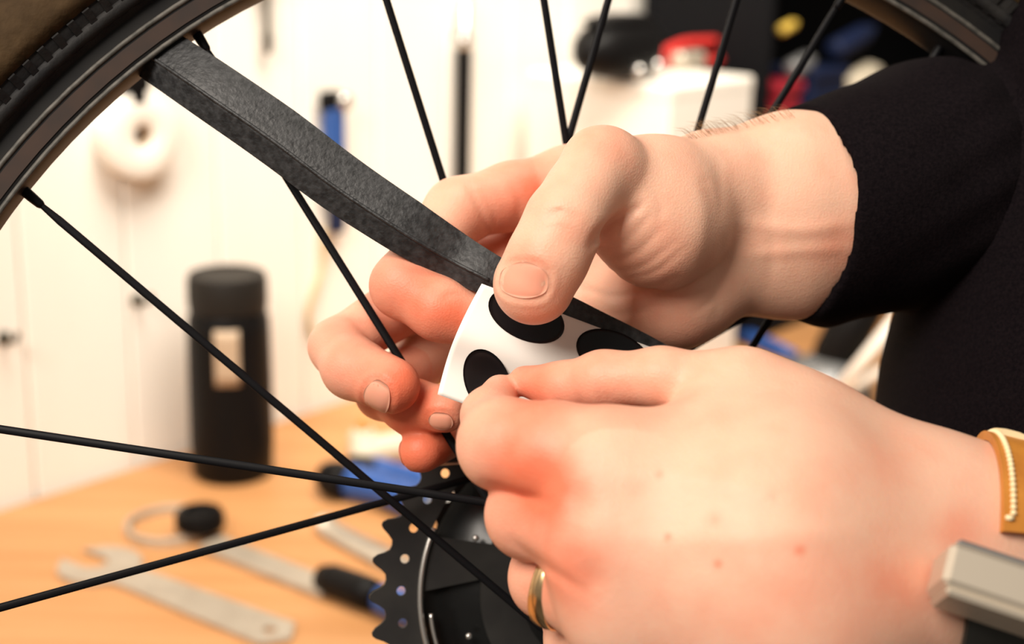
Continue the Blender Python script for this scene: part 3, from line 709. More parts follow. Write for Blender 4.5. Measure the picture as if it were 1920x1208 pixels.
# spokes: near flange laced radially, far flange crossed
SP = [((0, 805), (910, 942), NF), ((375, 73), (860, 850), -6.0), ((745, 65), (830, 335), FF), ((1537, 65), (1455, 200), FF),
      ((62, 372), (770, 970), FF * 0.2), ((0, 1140), (745, 935), FF), ((1030, 65), (1062, 270), FF), ((1122, 65), (1065, 265), FF), ((1362, 65), (1308, 245), FF),
      ((1420, 580), (1300, 650), FF), ((1455, 580), (1405, 660), FF)]
def line_pt(a, b, t): return (a[0] + (b[0] - a[0]) * t, a[1] + (b[1] - a[1]) * t)
def add_spoke(o, i):
    mk_pts = np.array([o, i]); d = i - o; Lg = np.linalg.norm(d); d = d / Lg
    u = np.cross(AXN, d); u /= np.linalg.norm(u); v = np.cross(d, u); V = []
    for (t, wd, th) in ((0, 1.0, 1.0), (0.03, 1.0, 1.0), (0.06, 1.45, 0.6), (0.5, 1.45, 0.6), (0.94, 1.45, 0.6), (0.97, 1.0, 1.0), (1, 1.0, 1.0)):
        for k in range(8):
            a = 2 * math.pi * k / 8 + math.pi / 8; V.append(o + d * Lg * t + u * math.cos(a) * wd + v * math.sin(a) * th)
    F = [(r * 8 + k, r * 8 + (k + 1) % 8, (r + 1) * 8 + (k + 1) % 8, (r + 1) * 8 + k) for r in range(6) for k in range(8)] + [tuple(range(8))[::-1], tuple(48 + k for k in range(8))]
    s = mk('spoke', c2w(np.array(V)), F, M_spoke, wheel)
    nv = []
    for (t, r) in ((-2, 1.7), (0, 1.8), (3, 1.7), (6, 1.5), (7, 1.1)):
        for k in range(8):
            a = 2 * math.pi * k / 8; nv.append(o + d * t + (u * math.cos(a) + v * math.sin(a)) * r)
    NFc = [(r * 8 + k, r * 8 + (k + 1) % 8, (r + 1) * 8 + (k + 1) % 8, (r + 1) * 8 + k) for r in range(4) for k in range(8)] + [tuple(range(8))[::-1], tuple(32 + k for k in range(8))]
    mk('nipple', c2w(np.array(nv)), NFc, M_spoke, s)
for a, b, wf in SP:
    best = min(np.linspace(0.6, 3.5, 400), key=lambda t: abs(radial(wheel_plane(*line_pt(a, b, t), wf)) - 21) + (0 if t < 3 else 5))
    inner = wheel_plane(*line_pt(a, b, best), wf)
    bo = min(np.linspace(-8, 0.4, 1200), key=lambda t: abs(radial(wheel_plane(*line_pt(a, b, t))) - RI))
    outer = wheel_plane(*line_pt(a, b, bo))
    add_spoke(outer, inner)
# the spokes of the wheel's hidden lower half
for k in range(9):
    t = math.radians(25 + k * 17); er = E1 * math.cos(t) + E2 * math.sin(t); t2 = t + (0.9 if k % 2 else -0.9)
    wf = NF if k % 2 else FF
    if k in (7, 8): continue
    add_spoke(HUB + er * RI, HUB + AXN * wf + (E1 * math.cos(t2) + E2 * math.sin(t2)) * 20)
# cassette
cass = empty('cassette', c2w((HUB + AXN * 36)[None])[0] - np.array(wheel.location)); cass.parent = wheel
CC = HUB + AXN * 36
def sprocket(nt_, wv, thick, holes):
    r = 12.7 / (2 * math.sin(math.pi / nt_)); loop = []
    for k in range(nt_):
        a = 2 * math.pi * k / nt_; st = 2 * math.pi / nt_
        for (f, dr) in ((-0.5, -2.6), (-0.36, -2.2), (-0.24, -0.4), (-0.13, 2.0), (-0.05, 3.0), (0.05, 3.0), (0.16, 1.6), (0.25, -0.6), (0.36, -2.2)):
            loop.append(((r + dr) * math.cos(a + f * st), (r + dr) * math.sin(a + f * st)))
    loops = [[(x / 1000, y / 1000) for x, y in loop]]
    if holes:
        for k in range(nt_):
            a = 2 * math.pi * (k + 0.18) / nt_
            loops.append(circ((r - 8.2) * math.cos(a) / 1000, (r - 8.2) * math.sin(a) / 1000, 0.0017, 10))
    if nt_ > 25:                     # windows between the spider arms
        ro_ = (r - 14.5 if nt_ > 35 else r - 9) / 1000
        for k in range(6):
            aa = [2 * math.pi * k / 6 + (0.35 if nt_ > 35 else 0.75) + t for t in np.linspace(0, 0.72, 9)]
            loops.append([(ro_ * math.cos(t), ro_ * math.sin(t)) for t in aa] + [(0.040 * math.cos(t + 0.12), 0.040 * math.sin(t + 0.12)) for t in aa[::-1]])
    loops.append(circ(0, 0, 0.019, 32))
    o = CC + AXN * wv
    ax = c2w((o + E1)[None])[0] - c2w(o[None])[0]; ay = c2w((o + E2)[None])[0] - c2w(o[None])[0]
    return plate(loops, thick / 1000, c2w(o[None])[0], ax * 1000, ay * 1000)
for k, (nt_, wv) in enumerate(((38, 0), (31, 4.2), (20, 9.4), (18, 13.6), (17, 17.8), (16, 22), (15, 26.2))):
    v, f = sprocket(nt_, wv, 1.8, k == 0); mk('sprocket', v, f, M_cass, cass, smooth=False)
for (r, tr_) in ((62.0, 1.1), (58.5, 0.8)):
    V = []; 
    arc = [CC + AXN * (-2.0) + (E1 * math.cos(a) + E2 * math.sin(a)) * r for a in np.linspace(math.radians(120), math.radians(203 if r > 60 else 174), 40)]
    mk('polished_ridge', *sweep(c2w(np.array(arc)), tr_ / 1000, seg=8), M_chrome, cass)
mk('carrier_dark_disc', *revolve_open([(2.4, 20), (2.6, 60), (3.2, 60), (3.6, 34), (26, 28), (27, 18)], 40, CC), M_hub, cass)  # carrier widened into a black disc to keep the sprocket interior dark

for k in (1, 3, 4, 8, 11):
    a = math.radians(118 + k * 11); o_ = CC + AXN * -1.6 + (E1 * math.cos(a) + E2 * math.sin(a)) * (50.0 if k % 2 else 46.5)
    ax_ = c2w((o_ - AXN)[None])[0] - c2w(o_[None])[0]
    mk('rivet', *lathe([(-0.0004, 0.0013), (0.0004, 0.0012), (0.0008, 0.0006)], c2w(o_[None])[0], ax_, 10), M_chrome, cass)

# inner tube: flat-lying black rubber, with two mould seams
tpts = [(150, 5, 496, 46), (215, 48, 490, 50), (265, 82, 482, 52), (320, 118, 472, 54), (400, 172, 465, 56), (520, 255, 463, 57), (640, 345, 462, 56), (760, 425, 461, 53), (850, 480, 464, 46), (915, 515, 461, 40), (1000, 560, 464, 36), (1100, 606, 470, 32), (1250, 682, 478, 30), (1420, 790, 484, 34), (1500, 960, 486, 40), (1400, 1130, 482, 42), (1250, 1240, 478, 42)]
path = catmull([pc(*p[:3]) for p in tpts], 14); rr_ = np.interp(np.linspace(0, 1, len(path)), np.linspace(0, 1, len(tpts)), [p[3] * p[2] / FPX for p in tpts])
V = []; NS = 40; Tn = np.gradient(path, axis=0)
for i, P in enumerate(path):
    a = Tn[i] / np.linalg.norm(Tn[i]); vz = np.array([0, 0, 1.0]) - a * a[2]; vz /= np.linalg.norm(vz); u = np.cross(vz, a)
    if u[1] < 0: u = -u
    for k in range(NS):
        t = 2 * math.pi * k / NS; cx, sy = math.cos(t), math.sin(t)
        # across: u (down in the picture), depth: vz; a ridge at 0.24 splits a flat upper face from a rounded lower one
        x = np.sign(cx) * abs(cx) ** 0.8
        if sy < 0: y = -0.20 - 0.40 * (1 - min(1, abs(x - 0.22) / (1.22 if x < 0.22 else 0.78)) ** (1.5 if x < 0.22 else 1.15))
        else: y = -0.20 + 0.62 * abs(sy) ** 0.8
        seam = 0.07 * math.exp(-((x - 0.22) / 0.07) ** 2) if sy < 0 else 0
        V.append(P + u * x * rr_[i] + vz * (y - seam) * rr_[i])
F = [(i * NS + k, i * NS + (k + 1) % NS, (i + 1) * NS + (k + 1) % NS, (i + 1) * NS + k) for i in range(len(path) - 1) for k in range(NS)]
F += [tuple(range(NS))[::-1], tuple((len(path) - 1) * NS + k for k in range(NS))]
tube = mk('inner_tube', c2w(np.array(V)), F, M_rubber); tag(tube, 'black rubber inner tube running from the tyre to the upper hand', 'inner tube')
# mould seam running along the tube, a part of it
seam_path = []
for i, P in enumerate(path[:128]):
    a = Tn[i] / np.linalg.norm(Tn[i]); vz = np.array([0, 0, 1.0]) - a * a[2]; vz /= np.linalg.norm(vz); u = np.cross(vz, a)
    if u[1] < 0: u = -u
    seam_path.append(P + u * 0.22 * rr_[i] - vz * 0.66 * rr_[i])
mk('mould_seam', *sweep(c2w(np.array(seam_path)), 0.0006, seg=6), M_rubber, tube)

# sheet of patches: bent backing paper with printed-on-size patches
c00, c10, c01, c11 = pc(903, 533, 453), pc(1262, 668, 470), pc(820, 741, 448), pc(1168, 862, 462)
def sheet(s, t, off=0.0):
    s = np.asarray(s, float); t = np.asarray(t, float)
    P = (c00 * ((1 - s) * (1 - t))[..., None] + c10 * (s * (1 - t))[..., None] + c01 * ((1 - s) * t)[..., None] + c11 * (s * t)[..., None])
    bend = 5.0 * np.exp(-((t - 0.42) / 0.22) ** 2) - 2.0 + 1.6 * np.sin(s * 4 + 0.5) * t
    P = P + np.array([0, 0.12, -1.0]) * (bend + off)[..., None] + np.array([-1.0, -0.3, 0]) * (1.6 * np.sin(np.pi * t) * (1 - s))[..., None]
    return P
ns, nt2 = 40, 30
sv, tv = np.meshgrid(np.linspace(0, 1, ns), np.linspace(0, 1, nt2), indexing='ij')
P1 = sheet(sv, tv, 0.12).reshape(-1, 3); P2 = sheet(sv, tv, -0.12).reshape(-1, 3)
Fq = [(i * nt2 + j, (i + 1) * nt2 + j, (i + 1) * nt2 + j + 1, i * nt2 + j + 1) for i in range(ns - 1) for j in range(nt2 - 1)]
n = ns * nt2; bdr = [i * nt2 for i in range(ns)] + [(ns - 1) * nt2 + j for j in range(1, nt2)] + [i * nt2 + nt2 - 1 for i in range(ns - 2, -1, -1)] + [j for j in range(nt2 - 2, 0, -1)]
Fa = Fq + [tuple(k + n for k in f[::-1]) for f in Fq] + [(bdr[k], bdr[k] + n, bdr[(k + 1) % len(bdr)] + n, bdr[(k + 1) % len(bdr)]) for k in range(len(bdr))]
ps = empty('patch_sheet', c2w(sheet(np.array(.5), np.array(.5))[None])[0], 'white backing sheet with black oval patches pinched under the upper thumb', 'patch sheet')
mk('backing_paper', c2w(np.concatenate([P1, P2])), Fa, M_paper, ps)
def inv_sheet(px, py):
    s, t = 0.5, 0.5
    for _ in range(30):
        def pr(s, t):
            q = sheet(np.array(s), np.array(t)); return np.array([q[0] / q[2] * FPX + 960, q[1] / q[2] * FPX + 604])
        p = pr(s, t); J = np.stack([(pr(s + 1e-3, t) - p) / 1e-3, (pr(s, t + 1e-3) - p) / 1e-3], 1)
        d = np.linalg.solve(J, np.array([px, py]) - p); s += d[0]; t += d[1]
    return s, t
def patch(cx, cy, A, B, ang, lift=None):
    V, F = [], []; nr, na = 8, 40; ca, sa = math.cos(math.radians(ang)), math.sin(math.radians(ang))
    for lay in (0.62, 0.16):
        for r in range(nr + 1):
            for k in range(na):
                a = 2 * math.pi * k / na; x = A * r / nr * math.cos(a); y = B * r / nr * math.sin(a)
                s, t = inv_sheet(cx + x * ca - y * sa, cy + x * sa + y * ca)
                off = lay - (0.25 if r == nr and lay > .3 else 0)
                if lift: off += lift(x / A, y / B)
                V.append(sheet(np.array(s), np.array(t), np.array(off)))
    m = (nr + 1) * na
    F = [(r * na + k, r * na + (k + 1) % na, (r + 1) * na + (k + 1) % na, (r + 1) * na + k) for r in range(nr) for k in range(na)]
    F = F + [tuple(q + m for q in f[::-1]) for f in F] + [(nr * na + (k + 1) % na, nr * na + k, m + nr * na + k, m + nr * na + (k + 1) % na) for k in range(na)]
    return c2w(np.array(V)), F
for c in ((987, 592), (1152, 668)):
    mk('patch', *patch(*c, 76, 45, 25), M_patch, ps)
pv = mk('tyre_patch', *patch(914, 716, 64, 42, 68, lambda x, y: max(0, (x + 0.5 - y * 0.5)) ** 2 * 1.3), M_patch)
tag(pv, 'black oval patch being peeled off the sheet by the lower thumb and index finger', 'patch')

# ================================================================== WORN THINGS
# ring on the lower hand's ring finger
rc = pc(1012, 1092, 413); rax = pc(1100, 1112, 404) - pc(1012, 1080, 415)
v, f = ring_lathe([(-3.0, 12.9), (-2.6, 13.9), (0, 14.2), (2.6, 13.9), (3.0, 12.9), (0, 12.7)], rc * 0, np.array([0.80, 0.25, -0.50]), 64)
ringo = mk('wedding_ring', c2w(v + pc(1054, 1092, 409.5)), f, M_gold); tag(ringo, 'plain gold ring on the finger of the lower hand', 'ring')
# ================================================================== PERSON
person = empty('person', (0.42, 0.46, 0.9), 'person in a dark navy sweater leaning in to patch an inner tube', 'person')
def push(F, base):                 # helper: finger groups over a palm
    pass
# ---- right hand (upper in the picture, palm towards us)
H1 = 0.8
R = Field(pc(560, 160, 400) * [1, 1, 0] + [-22, -14, 404], pc(1900, 930, 480) * [1, 1, 0] + [14, 12, 562], H1)
R.chain([(1330, 345, 492, 92), (1480, 322, 500, 100), (1620, 318, 510, 104), (1700, 350, 518, 84)], 8)          # wrist and forearm
R.chain([(1330, 495, 500, 92), (1480, 492, 504, 94), (1620, 470, 512, 90), (1700, 440, 520, 84)], 8)
R.chain([(1330, 420, 494, 98), (1480, 408, 500, 112), (1620, 400, 508, 122), (1700, 395, 520, 110)], 12)
R.chain([(1132, 318, 452, 62), (1230, 348, 468, 80), (1330, 352, 486, 90)], 8)                                   # thumb metacarpal
R.chain([(1180, 400, 461, 88), (1236, 424, 468, 103), (1262, 425, 474, 92)], 9)                                  # ball of the thumb
R.chain([(1262, 566, 490, 84), (1300, 545, 494, 82), (1350, 500, 500, 80)], 6)                                   # heel of the palm
R.chain([(1180, 575, 497, 76), (1262, 560, 492, 82)], 6)
for mc in ((1070, 356, 506, 72), (1040, 450, 518, 72), (1045, 540, 518, 70), (1080, 615, 514, 60)):              # palm
    R.chain([mc, (1330, 440, 502, 80)], 10)
R.chain([(1070, 356, 506, 60), (1040, 450, 518, 66), (1045, 540, 518, 64), (1080, 615, 514, 56)], 10)
palmR = R.D
def finger(P, pts, base_k, k=4, extra=()):
    G = R.like() if P is palmR else L.like()
    G.chain(pts, k)
    for e in extra: G.chain(e, 5)
    return smin(P, G.D, base_k)
th = finger(palmR, [(1001, 533, 437, 77), (1030, 478, 435, 73), (1060, 415, 436, 73), (1092, 360, 442, 67), (1130, 312, 449, 66)], 7,
            extra=[[(1118, 300, 446, 58), (1134, 304, 449, 60)]])
ix = finger(palmR, [(1068, 352, 505, 70), (960, 368, 499, 62), (858, 396, 492, 60), (800, 470, 478, 56), (756, 536, 469, 59), (825, 580, 464, 57), (895, 606, 464, 50)], 6)
md = finger(palmR, [(1038, 450, 518, 68), (900, 510, 512, 60), (772, 562, 504, 58), (632, 650, 484, 50), (662, 690, 474, 56), (735, 723, 463, 53)], 4)
rg = finger(palmR, [(1045, 540, 518, 62), (900, 620, 520, 54), (800, 665, 514, 54), (716, 738, 491, 46), (770, 762, 478, 49), (835, 767, 470, 44)], 4)
pk = finger(palmR, [(1080, 620, 514, 54), (935, 735, 525, 46), (870, 800, 504, 43), (790, 845, 476, 42)], 4)
D = th
for g in (ix, md, rg, pk): D = smin(D, g, 1.6)
R.D = D
# folds and wrinkles of the right hand
for pts, dep, wid, zr in [
    ([(1108, 462), (1122, 440), (1150, 415), (1192, 392)], 1.8, 1.4, (425, 475)),
    ([(1026, 402), (1050, 396), (1082, 408)], 0.8, 0.8, (415, 445)), ([(1020, 412), (1048, 407), (1078, 420)], 0.55, 0.7, (415, 445)),
    ([(1006, 440), (1042, 425), (1080, 436)], 0.25, 0.8, (415, 445)),
    ([(1118, 455), (1160, 425), (1205, 380)], 0.55, 0.9, (425, 480)), ([(1125, 478), (1175, 450), (1225, 398)], 0.45, 0.9, (425, 480)),
    ([(1135, 495), (1190, 475), (1245, 425)], 0.45, 1.0, (425, 480)), ([(1130, 512), (1200, 502), (1265, 455)], 0.4, 1.0, (425, 480)),
    ([(1175, 522), (1230, 508), (1285, 465)], 0.35, 0.9, (425, 485)), ([(1215, 350), (1240, 385), (1232, 420)], 0.3, 0.9, (425, 480)),
    ([(1322, 345), (1338, 400), (1334, 460), (1318, 500)], 0.9, 2.2, (440, 500)),
    ([(1090, 540), (1150, 556), (1215, 545), (1270, 520)], 0.8, 1.2, (450, 505)), ([(1300, 585), (1335, 560), (1345, 520)], 0.5, 1.0, (455, 510)),
    ([(1100, 585), (1170, 590), (1240, 570)], 0.5, 1.2, (460, 505)),
    ([(1345, 300), (1352, 400), (1350, 520), (1342, 590)], 0.35, 1.6, (450, 500)),
    ([(880, 352), (902, 395), (915, 440)], 0.9, 1.5, (460, 520)), ([(905, 360), (925, 400), (930, 430)], 0.5, 1.2, (460, 520)), 
    ([(955, 330), (975, 380), (965, 430)], 0.6, 1.6, (460, 520)), ([(1000, 305), (1012, 350), (1000, 400)], 0.35, 1.2, (460, 520)),
    ([(722, 560), (735, 530), (742, 500)], 0.0, 1.0, (440, 480)), ([(830, 560), (850, 552), (880, 556)], 0.5, 0.9, (440, 470)),
    ([(815, 553), (828, 560), (850, 573)], 0.35, 0.8, (440, 470)), ([(738, 590), (742, 560), (752, 520)], 0.2, 1.0, (440, 480)),
    ([(660, 605), (682, 622), (700, 640)], 0.5, 1.0, (450, 500)), ([(672, 600), (700, 610), (716, 622)], 0.4, 0.9, (450, 500)),
    ([(1440, 390), (1450, 460), (1440, 540)], 0.35, 2.0, (460, 500)), ([(1400, 420), (1500, 432), (1590, 420)], -0.6, 2.5, (460, 500)),
    ([(1400, 480), (1500, 470), (1590, 468)], -0.5, 2.2, (460, 500))]:
    R.crease(pts, dep, wid, zr)
# ---- left hand (lower, back of the hand towards us)
L = Field(pc(840, 610, 440) * [1, 1, 0] + [0, -10, 338], pc(2330, 1420, 400) * [1, 1, 0] + [0, 0, 452], H1)
L.chain([(1132, 874, 393, 98), (1450, 905, 394, 122), (1780, 962, 404, 112)], 18)
L.chain([(1140, 1012, 388, 98), (1450, 990, 385, 135), (1790, 1010, 402, 125)], 18)
L.chain([(1170, 1140, 390, 92), (1450, 1090, 382, 132), (1790, 1085, 398, 124)], 18)
L.chain([(1230, 1265, 396, 82), (1500, 1190, 382, 120), (1790, 1125, 399, 116)], 18)
L.chain([(1132, 874, 393, 88), (1140, 1012, 389, 90), (1170, 1140, 390, 84), (1230, 1265, 396, 78)], 10)
L.chain([(1392, 722, 412, 62), (1520, 800, 410, 74), (1700, 905, 408, 96)], 12)                                   # thumb metacarpal
L.chain([(1345, 750, 414, 50), (1330, 830, 402, 70)], 14)                                                       # web of the thumb
L.chain([(1420, 780, 410, 70), (1480, 880, 398, 110)], 14)
L.chain([(1780, 962, 404, 112), (1900, 985, 406, 112), (2250, 1010, 425, 150)], 10)
L.chain([(1790, 1085, 400, 122), (1900, 1090, 404, 120), (2250, 1090, 425, 170)], 10)
def soften(D, r, n):
    D = np.minimum(D, 24.0)
    for _ in range(n):
        for ax in range(3):
            pad = [(0, 0)] * 3; pad[ax] = (r + 1, r); C = np.cumsum(np.pad(D, pad, mode='edge'), axis=ax, dtype=np.float64)
            hi = [slice(None)] * 3; lo = [slice(None)] * 3; hi[ax] = slice(2 * r + 1, None); lo[ax] = slice(0, -(2 * r + 1))
            D = ((C[tuple(hi)] - C[tuple(lo)]) / (2 * r + 1)).astype(np.float32)
    return D
L.D = soften(L.D, 5, 2) - 0.5
palmL = L.D
lt = finger(palmL, [(982, 714, 437, 28), (1055, 728, 431, 46), (1130, 713, 424, 52), (1240, 708, 418, 54), (1392, 722, 412, 60)], 5)
li = finger(palmL, [(938, 736, 437, 34), (918, 780, 425, 50), (946, 835, 405, 85), (1040, 853, 398, 97), (1132, 874, 393, 98)], 5)
lm = finger(palmL, [(1010, 820, 440, 44), (985, 890, 432, 50), (994, 966, 406, 80), (1070, 985, 396, 90), (1140, 1012, 388, 98)], 5)
lr = finger(palmL, [(1030, 930, 446, 44), (1010, 1010, 440, 50), (1032, 1085, 415, 74), (1100, 1110, 402, 84), (1170, 1140, 390, 92)], 5)
lp = finger(palmL, [(1070, 1060, 450, 40), (1050, 1130, 444, 44), (1085, 1205, 424, 60), (1150, 1240, 408, 68), (1230, 1265, 396, 80)], 5)
D = lt
for g in (li, lm, lr, lp): D = smin(D, g, 1.6)
L.D = D
for pts, dep, wid, zr in [
    ([(905, 906), (960, 925), (1028, 942)], 1.0, 1.4, (370, 412)), ([(960, 1014), (1020, 1060), (1100, 1112)], 0.8, 1.4, (370, 425)),
    ([(1045, 752), (1052, 762), (1050, 772)], 0.5, 0.8, (395, 430)), ([(1120, 735), (1128, 752), (1132, 765)], 0.35, 0.8, (400, 425)),
    ([(1135, 735), (1142, 748), (1148, 760)], 0.3, 0.8, (400, 425)), ([(1085, 742), (1090, 755), (1088, 768)], 0.3, 0.8, (400, 430)),
    ([(1010, 742), (1018, 752), (1020, 760)], 0.3, 0.8, (395, 432)),
    ([(1062, 905), (1085, 945), (1080, 985)], 0.9, 4.0, (360, 395)), ([(1090, 1050), (1110, 1085), (1115, 1110)], 0.7, 3.5, (360, 395)),
    ([(1180, 880), (1350, 905), (1560, 945)], -0.3, 3.0, (355, 395)), ([(1190, 1015), (1380, 1010), (1600, 1000)], -0.3, 3.0, (350, 395)),
    ([(1230, 950), (1400, 955), (1500, 960)], 0.15, 4.0, (350, 395)), ([(1300, 1070), (1420, 1055), (1560, 1050)], 0.12, 4.0, (350, 395)),
    ([(1240, 800), (1330, 770), (1440, 775)], 0.4, 3.0, (370, 405))]:
    L.crease(pts, dep, wid, zr)

# ---- fingernails: laid on the flesh, with a fold pressed in round them
NAILS = []
def nail(Fd, cen, axis, length, width, zc, view=None):
    """cen, axis in pixels; length / width px; projected along `view` (camera mm) onto the flesh"""
    ax = np.array(axis, float); ax /= np.linalg.norm(ax); ac = np.array([-ax[1], ax[0]])
    vd = np.array(view if view is not None else (0, 0, 1.0), float); vd /= np.linalg.norm(vd)
    def proj(u, v):                # u along axis -1..1, v across -1..1
        pxl = np.array(cen)[None] + np.outer(u * length / 2, ax) + np.outer(v * width / 2, ac)
        P = np.stack([(pxl[:, 0] - 960) / FPX * zc, (pxl[:, 1] - 604) / FPX * zc, np.full(len(pxl), zc)], 1) - vd * 16
        for _ in range(60): P = P + vd * np.clip(Fd.sample(P), -1, 1.5)[:, None] * 0.7
        return P
    nu, nv = 14, 12; U, Vv = [], []
    for i in range(nu):
        for j in range(nv):
            u = -1 + 2 * i / (nu - 1); v = -1 + 2 * j / (nv - 1)
            wv = (1 - abs(u) ** 3.2 * 0.42) if u < 0 else (1 - u ** 3.5 * 0.36)
            uu = u * (1 - 0.22 * v * v) if u < 0 else u * (1 - 0.2 * v * v)
            U.append(uu); Vv.append(v * wv)
    P = proj(np.array(U), np.array(Vv))
    a = np.linspace(0, 2 * math.pi, 41)
    cu = np.sign(np.cos(a)) * np.abs(np.cos(a)) ** 0.75; cv = np.sign(np.sin(a)) * np.abs(np.sin(a)) ** 0.75
    Bd = proj(cu * 1.03, cv * 1.03)
    c0 = P.mean(0); sl = Fd.sub(Bd.min(0) - 5, Bd.max(0) + 5)
    X, Y, Z = np.meshgrid(Fd.ax[0][sl[0]], Fd.ax[1][sl[1]], Fd.ax[2][sl[2]], indexing='ij')
    best = np.full(X.shape, 1e9)
    for b in Bd: best = np.minimum(best, (X - b[0]) ** 2 + (Y - b[1]) ** 2 + (Z - b[2]) ** 2)
    Fd.D[sl] += (0.55 * np.exp(-best / 0.75 ** 2) - 0.3 * np.exp(-(np.sqrt(best) - 2.0) ** 2 / 1.0)).astype(np.float32)
    lift = []
    for i in range(nu):
        for j in range(nv):
            u = -1 + 2 * i / (nu - 1); v = -1 + 2 * j / (nv - 1)
            e = max(abs(u), abs(v)); lift.append(0.42 * (1 - e ** 4) + (0.35 * max(0, u) ** 2) - 0.05)
    P1 = P - vd * np.array(lift)[:, None]; P2 = P + vd * 0.5
    Fq = [(i * nv + j, i * nv + j + 1, (i + 1) * nv + j + 1, (i + 1) * nv + j) for i in range(nu - 1) for j in range(nv - 1)]
    n = nu * nv; bd = [i * nv for i in range(nu)] + [(nu - 1) * nv + j for j in range(1, nv)] + [i * nv + nv - 1 for i in range(nu - 2, -1, -1)] + [j for j in range(nv - 2, 0, -1)]
    Fall = Fq + [tuple(k + n for k in f[::-1]) for f in Fq] + [(bd[(k + 1) % len(bd)], bd[k], bd[k] + n, bd[(k + 1) % len(bd)] + n) for k in range(len(bd))]
    NAILS.append((np.concatenate([P1, P2]), Fall))
nail(R, (985, 531), (-0.12, 1), 66, 92, 437, (0.06, 0.05, 1))
nail(R, (718, 737), (0.86, 0.42), 56, 84, 463, (0.28, -0.30, 1))
nail(R, (828, 774), (1, 0.02), 46, 44, 470, (0.0, -0.45, 1))
nail(R, (757, 852), (0.12, 1), 56, 40, 478, (0.75, 0.0, 0.66))

def flush_and_shade_of(P, blobs):
    U = P[:, 0] / P[:, 2] * FPX + 960; V = P[:, 1] / P[:, 2] * FPX + 604; f = np.zeros(len(P))
    for (x, y, r, a, z0, z1) in blobs:
        m = (P[:, 2] > z0) & (P[:, 2] < z1)
        f += np.where(m, a * np.exp(-((U - x) ** 2 + (V - y) ** 2) / r ** 2), 0)
    return np.clip(f, 0, 1)
VR, FR = R.mesh(2); VL, FL = L.mesh(2)
fR = flush_and_shade_of(VR, [(1000, 345, 75, .75, 455, 540), (900, 400, 70, .35, 455, 540), (1130, 268, 50, .45, 400, 470), (990, 500, 40, .5, 400, 445), (985, 595, 55, .25, 400, 450),
                   (760, 540, 95, .8, 440, 500), (860, 600, 60, .75, 440, 500), (640, 640, 60, .3, 440, 500), (700, 740, 85, .75, 440, 500), (770, 700, 40, .35, 440, 480),
                   (800, 790, 90, .8, 440, 505), (790, 850, 55, 1.0, 440, 500), (1050, 420, 50, .25, 400, 450), (1250, 610, 70, .3, 440, 520), (1200, 480, 80, .12, 420, 490),
                   (1585, 470, 60, .35, 440, 560), (960, 470, 70, .5, 470, 540)])  # skin by the cuff and behind the thumb reddened for bounced light and shade
fL = flush_and_shade_of(VL, [(940, 835, 110, .5, 350, 440), (1055, 925, 75, .5, 350, 420), (985, 960, 90, .45, 350, 430), (1000, 880, 70, .35, 350, 430), (1040, 1090, 100, .5, 350, 440), (1090, 1075, 60, .3, 350, 440),
                   (1100, 715, 120, .35, 380, 445), (1000, 730, 60, .45, 380, 445), (1230, 700, 80, .2, 380, 445), (1500, 1130, 120, .3, 340, 440), (1690, 1090, 85, .45, 340, 440), (1800, 985, 45, .4, 340, 440),
                   (1640, 880, 60, .2, 340, 440), (1236, 890, 9, .5, 340, 440), (1252, 1007, 8, .7, 340, 440), (1346, 1058, 9, .6, 340, 440), (1500, 1032, 10, .6, 340, 440), (1190, 920, 25, .2, 340, 440),
                   (1340, 975, 14, .25, 340, 440), (1350, 1005, 40, .16, 340, 440), (1300, 1120, 120, .2, 340, 440), (1445, 930, 12, .2, 340, 440), (1250, 990, 130, -.1, 340, 440)])
# torso, neck and upper arms under the sweater (coarse; joined into the same body)
T = Field((120, -330, 430), (760, 420, 900), 7.0)
T.chain([(2620, -900, 640, 330), (2520, -400, 640, 400), (2470, 300, 620, 350), (2430, 800, 620, 360), (2430, 1400, 620, 370)], 40)
T.chain([(2500, -500, 760, 330), (2460, 300, 740, 340), (2430, 800, 740, 360), (2430, 1400, 740, 370)], 60)
T.cone((345, -75, 560), (215, -45, 540), 50, 28, 20); T.cone((440, -190, 640), (345, -75, 560), 60, 55, 30)
T.cone((440, 60, 425), (250, 80, 425), 50, 34, 30); T.cone((470, -180, 560), (440, 60, 440), 60, 50, 30)
VT, FT = T.mesh(1)
Vb = np.concatenate([VR, VL, VT]); Fb = np.concatenate([FR, FL + len(VR), FT + len(VR) + len(VL)])
fb = np.concatenate([fR, fL, np.zeros(len(VT))])
body = mk_np('body', c2w(Vb), Fb, M_skin, person)
body.data.attributes.new('flush_and_shade', 'FLOAT', 'POINT').data.foreach_set('value', fb.astype(np.float32))
for i, (v, f) in enumerate(NAILS):
    mk('fingernail', c2w(v), f, M_nail, person)
# hairs along the far edge of the right forearm
HV = []
for k in range(150):
    px = rng.uniform(1290, 1490); t = (px - 1290) / 200
    py = 244 - (px - 1312) * 0.215 + rng.uniform(2, 14); z = rng.uniform(490, 512)
    P = pc(px, py, 470)
    for _ in range(50): P = P + np.array([0, 0, 1.0]) * np.clip(R.sample(P[None])[0], -1, 1.5) * 0.7
    if P[2] > 525: continue
    P = pc(px, py, P[2]); l = rng.uniform(4, 8)
    q = P + np.array([-0.8 * l, -0.42 * l, rng.uniform(-.3, .5) * l]); mid = (P + q) / 2 + np.array([0, -0.15 * l, 0])
    HV.append(sweep(c2w(np.array([P + [0.3, 0.4, 0], mid, q])), [0.00004, 0.00003, 0.00001], seg=3))
hair = mk('arm_hair', *merge(HV), M_hair, person); tag(hair, kind='stuff')

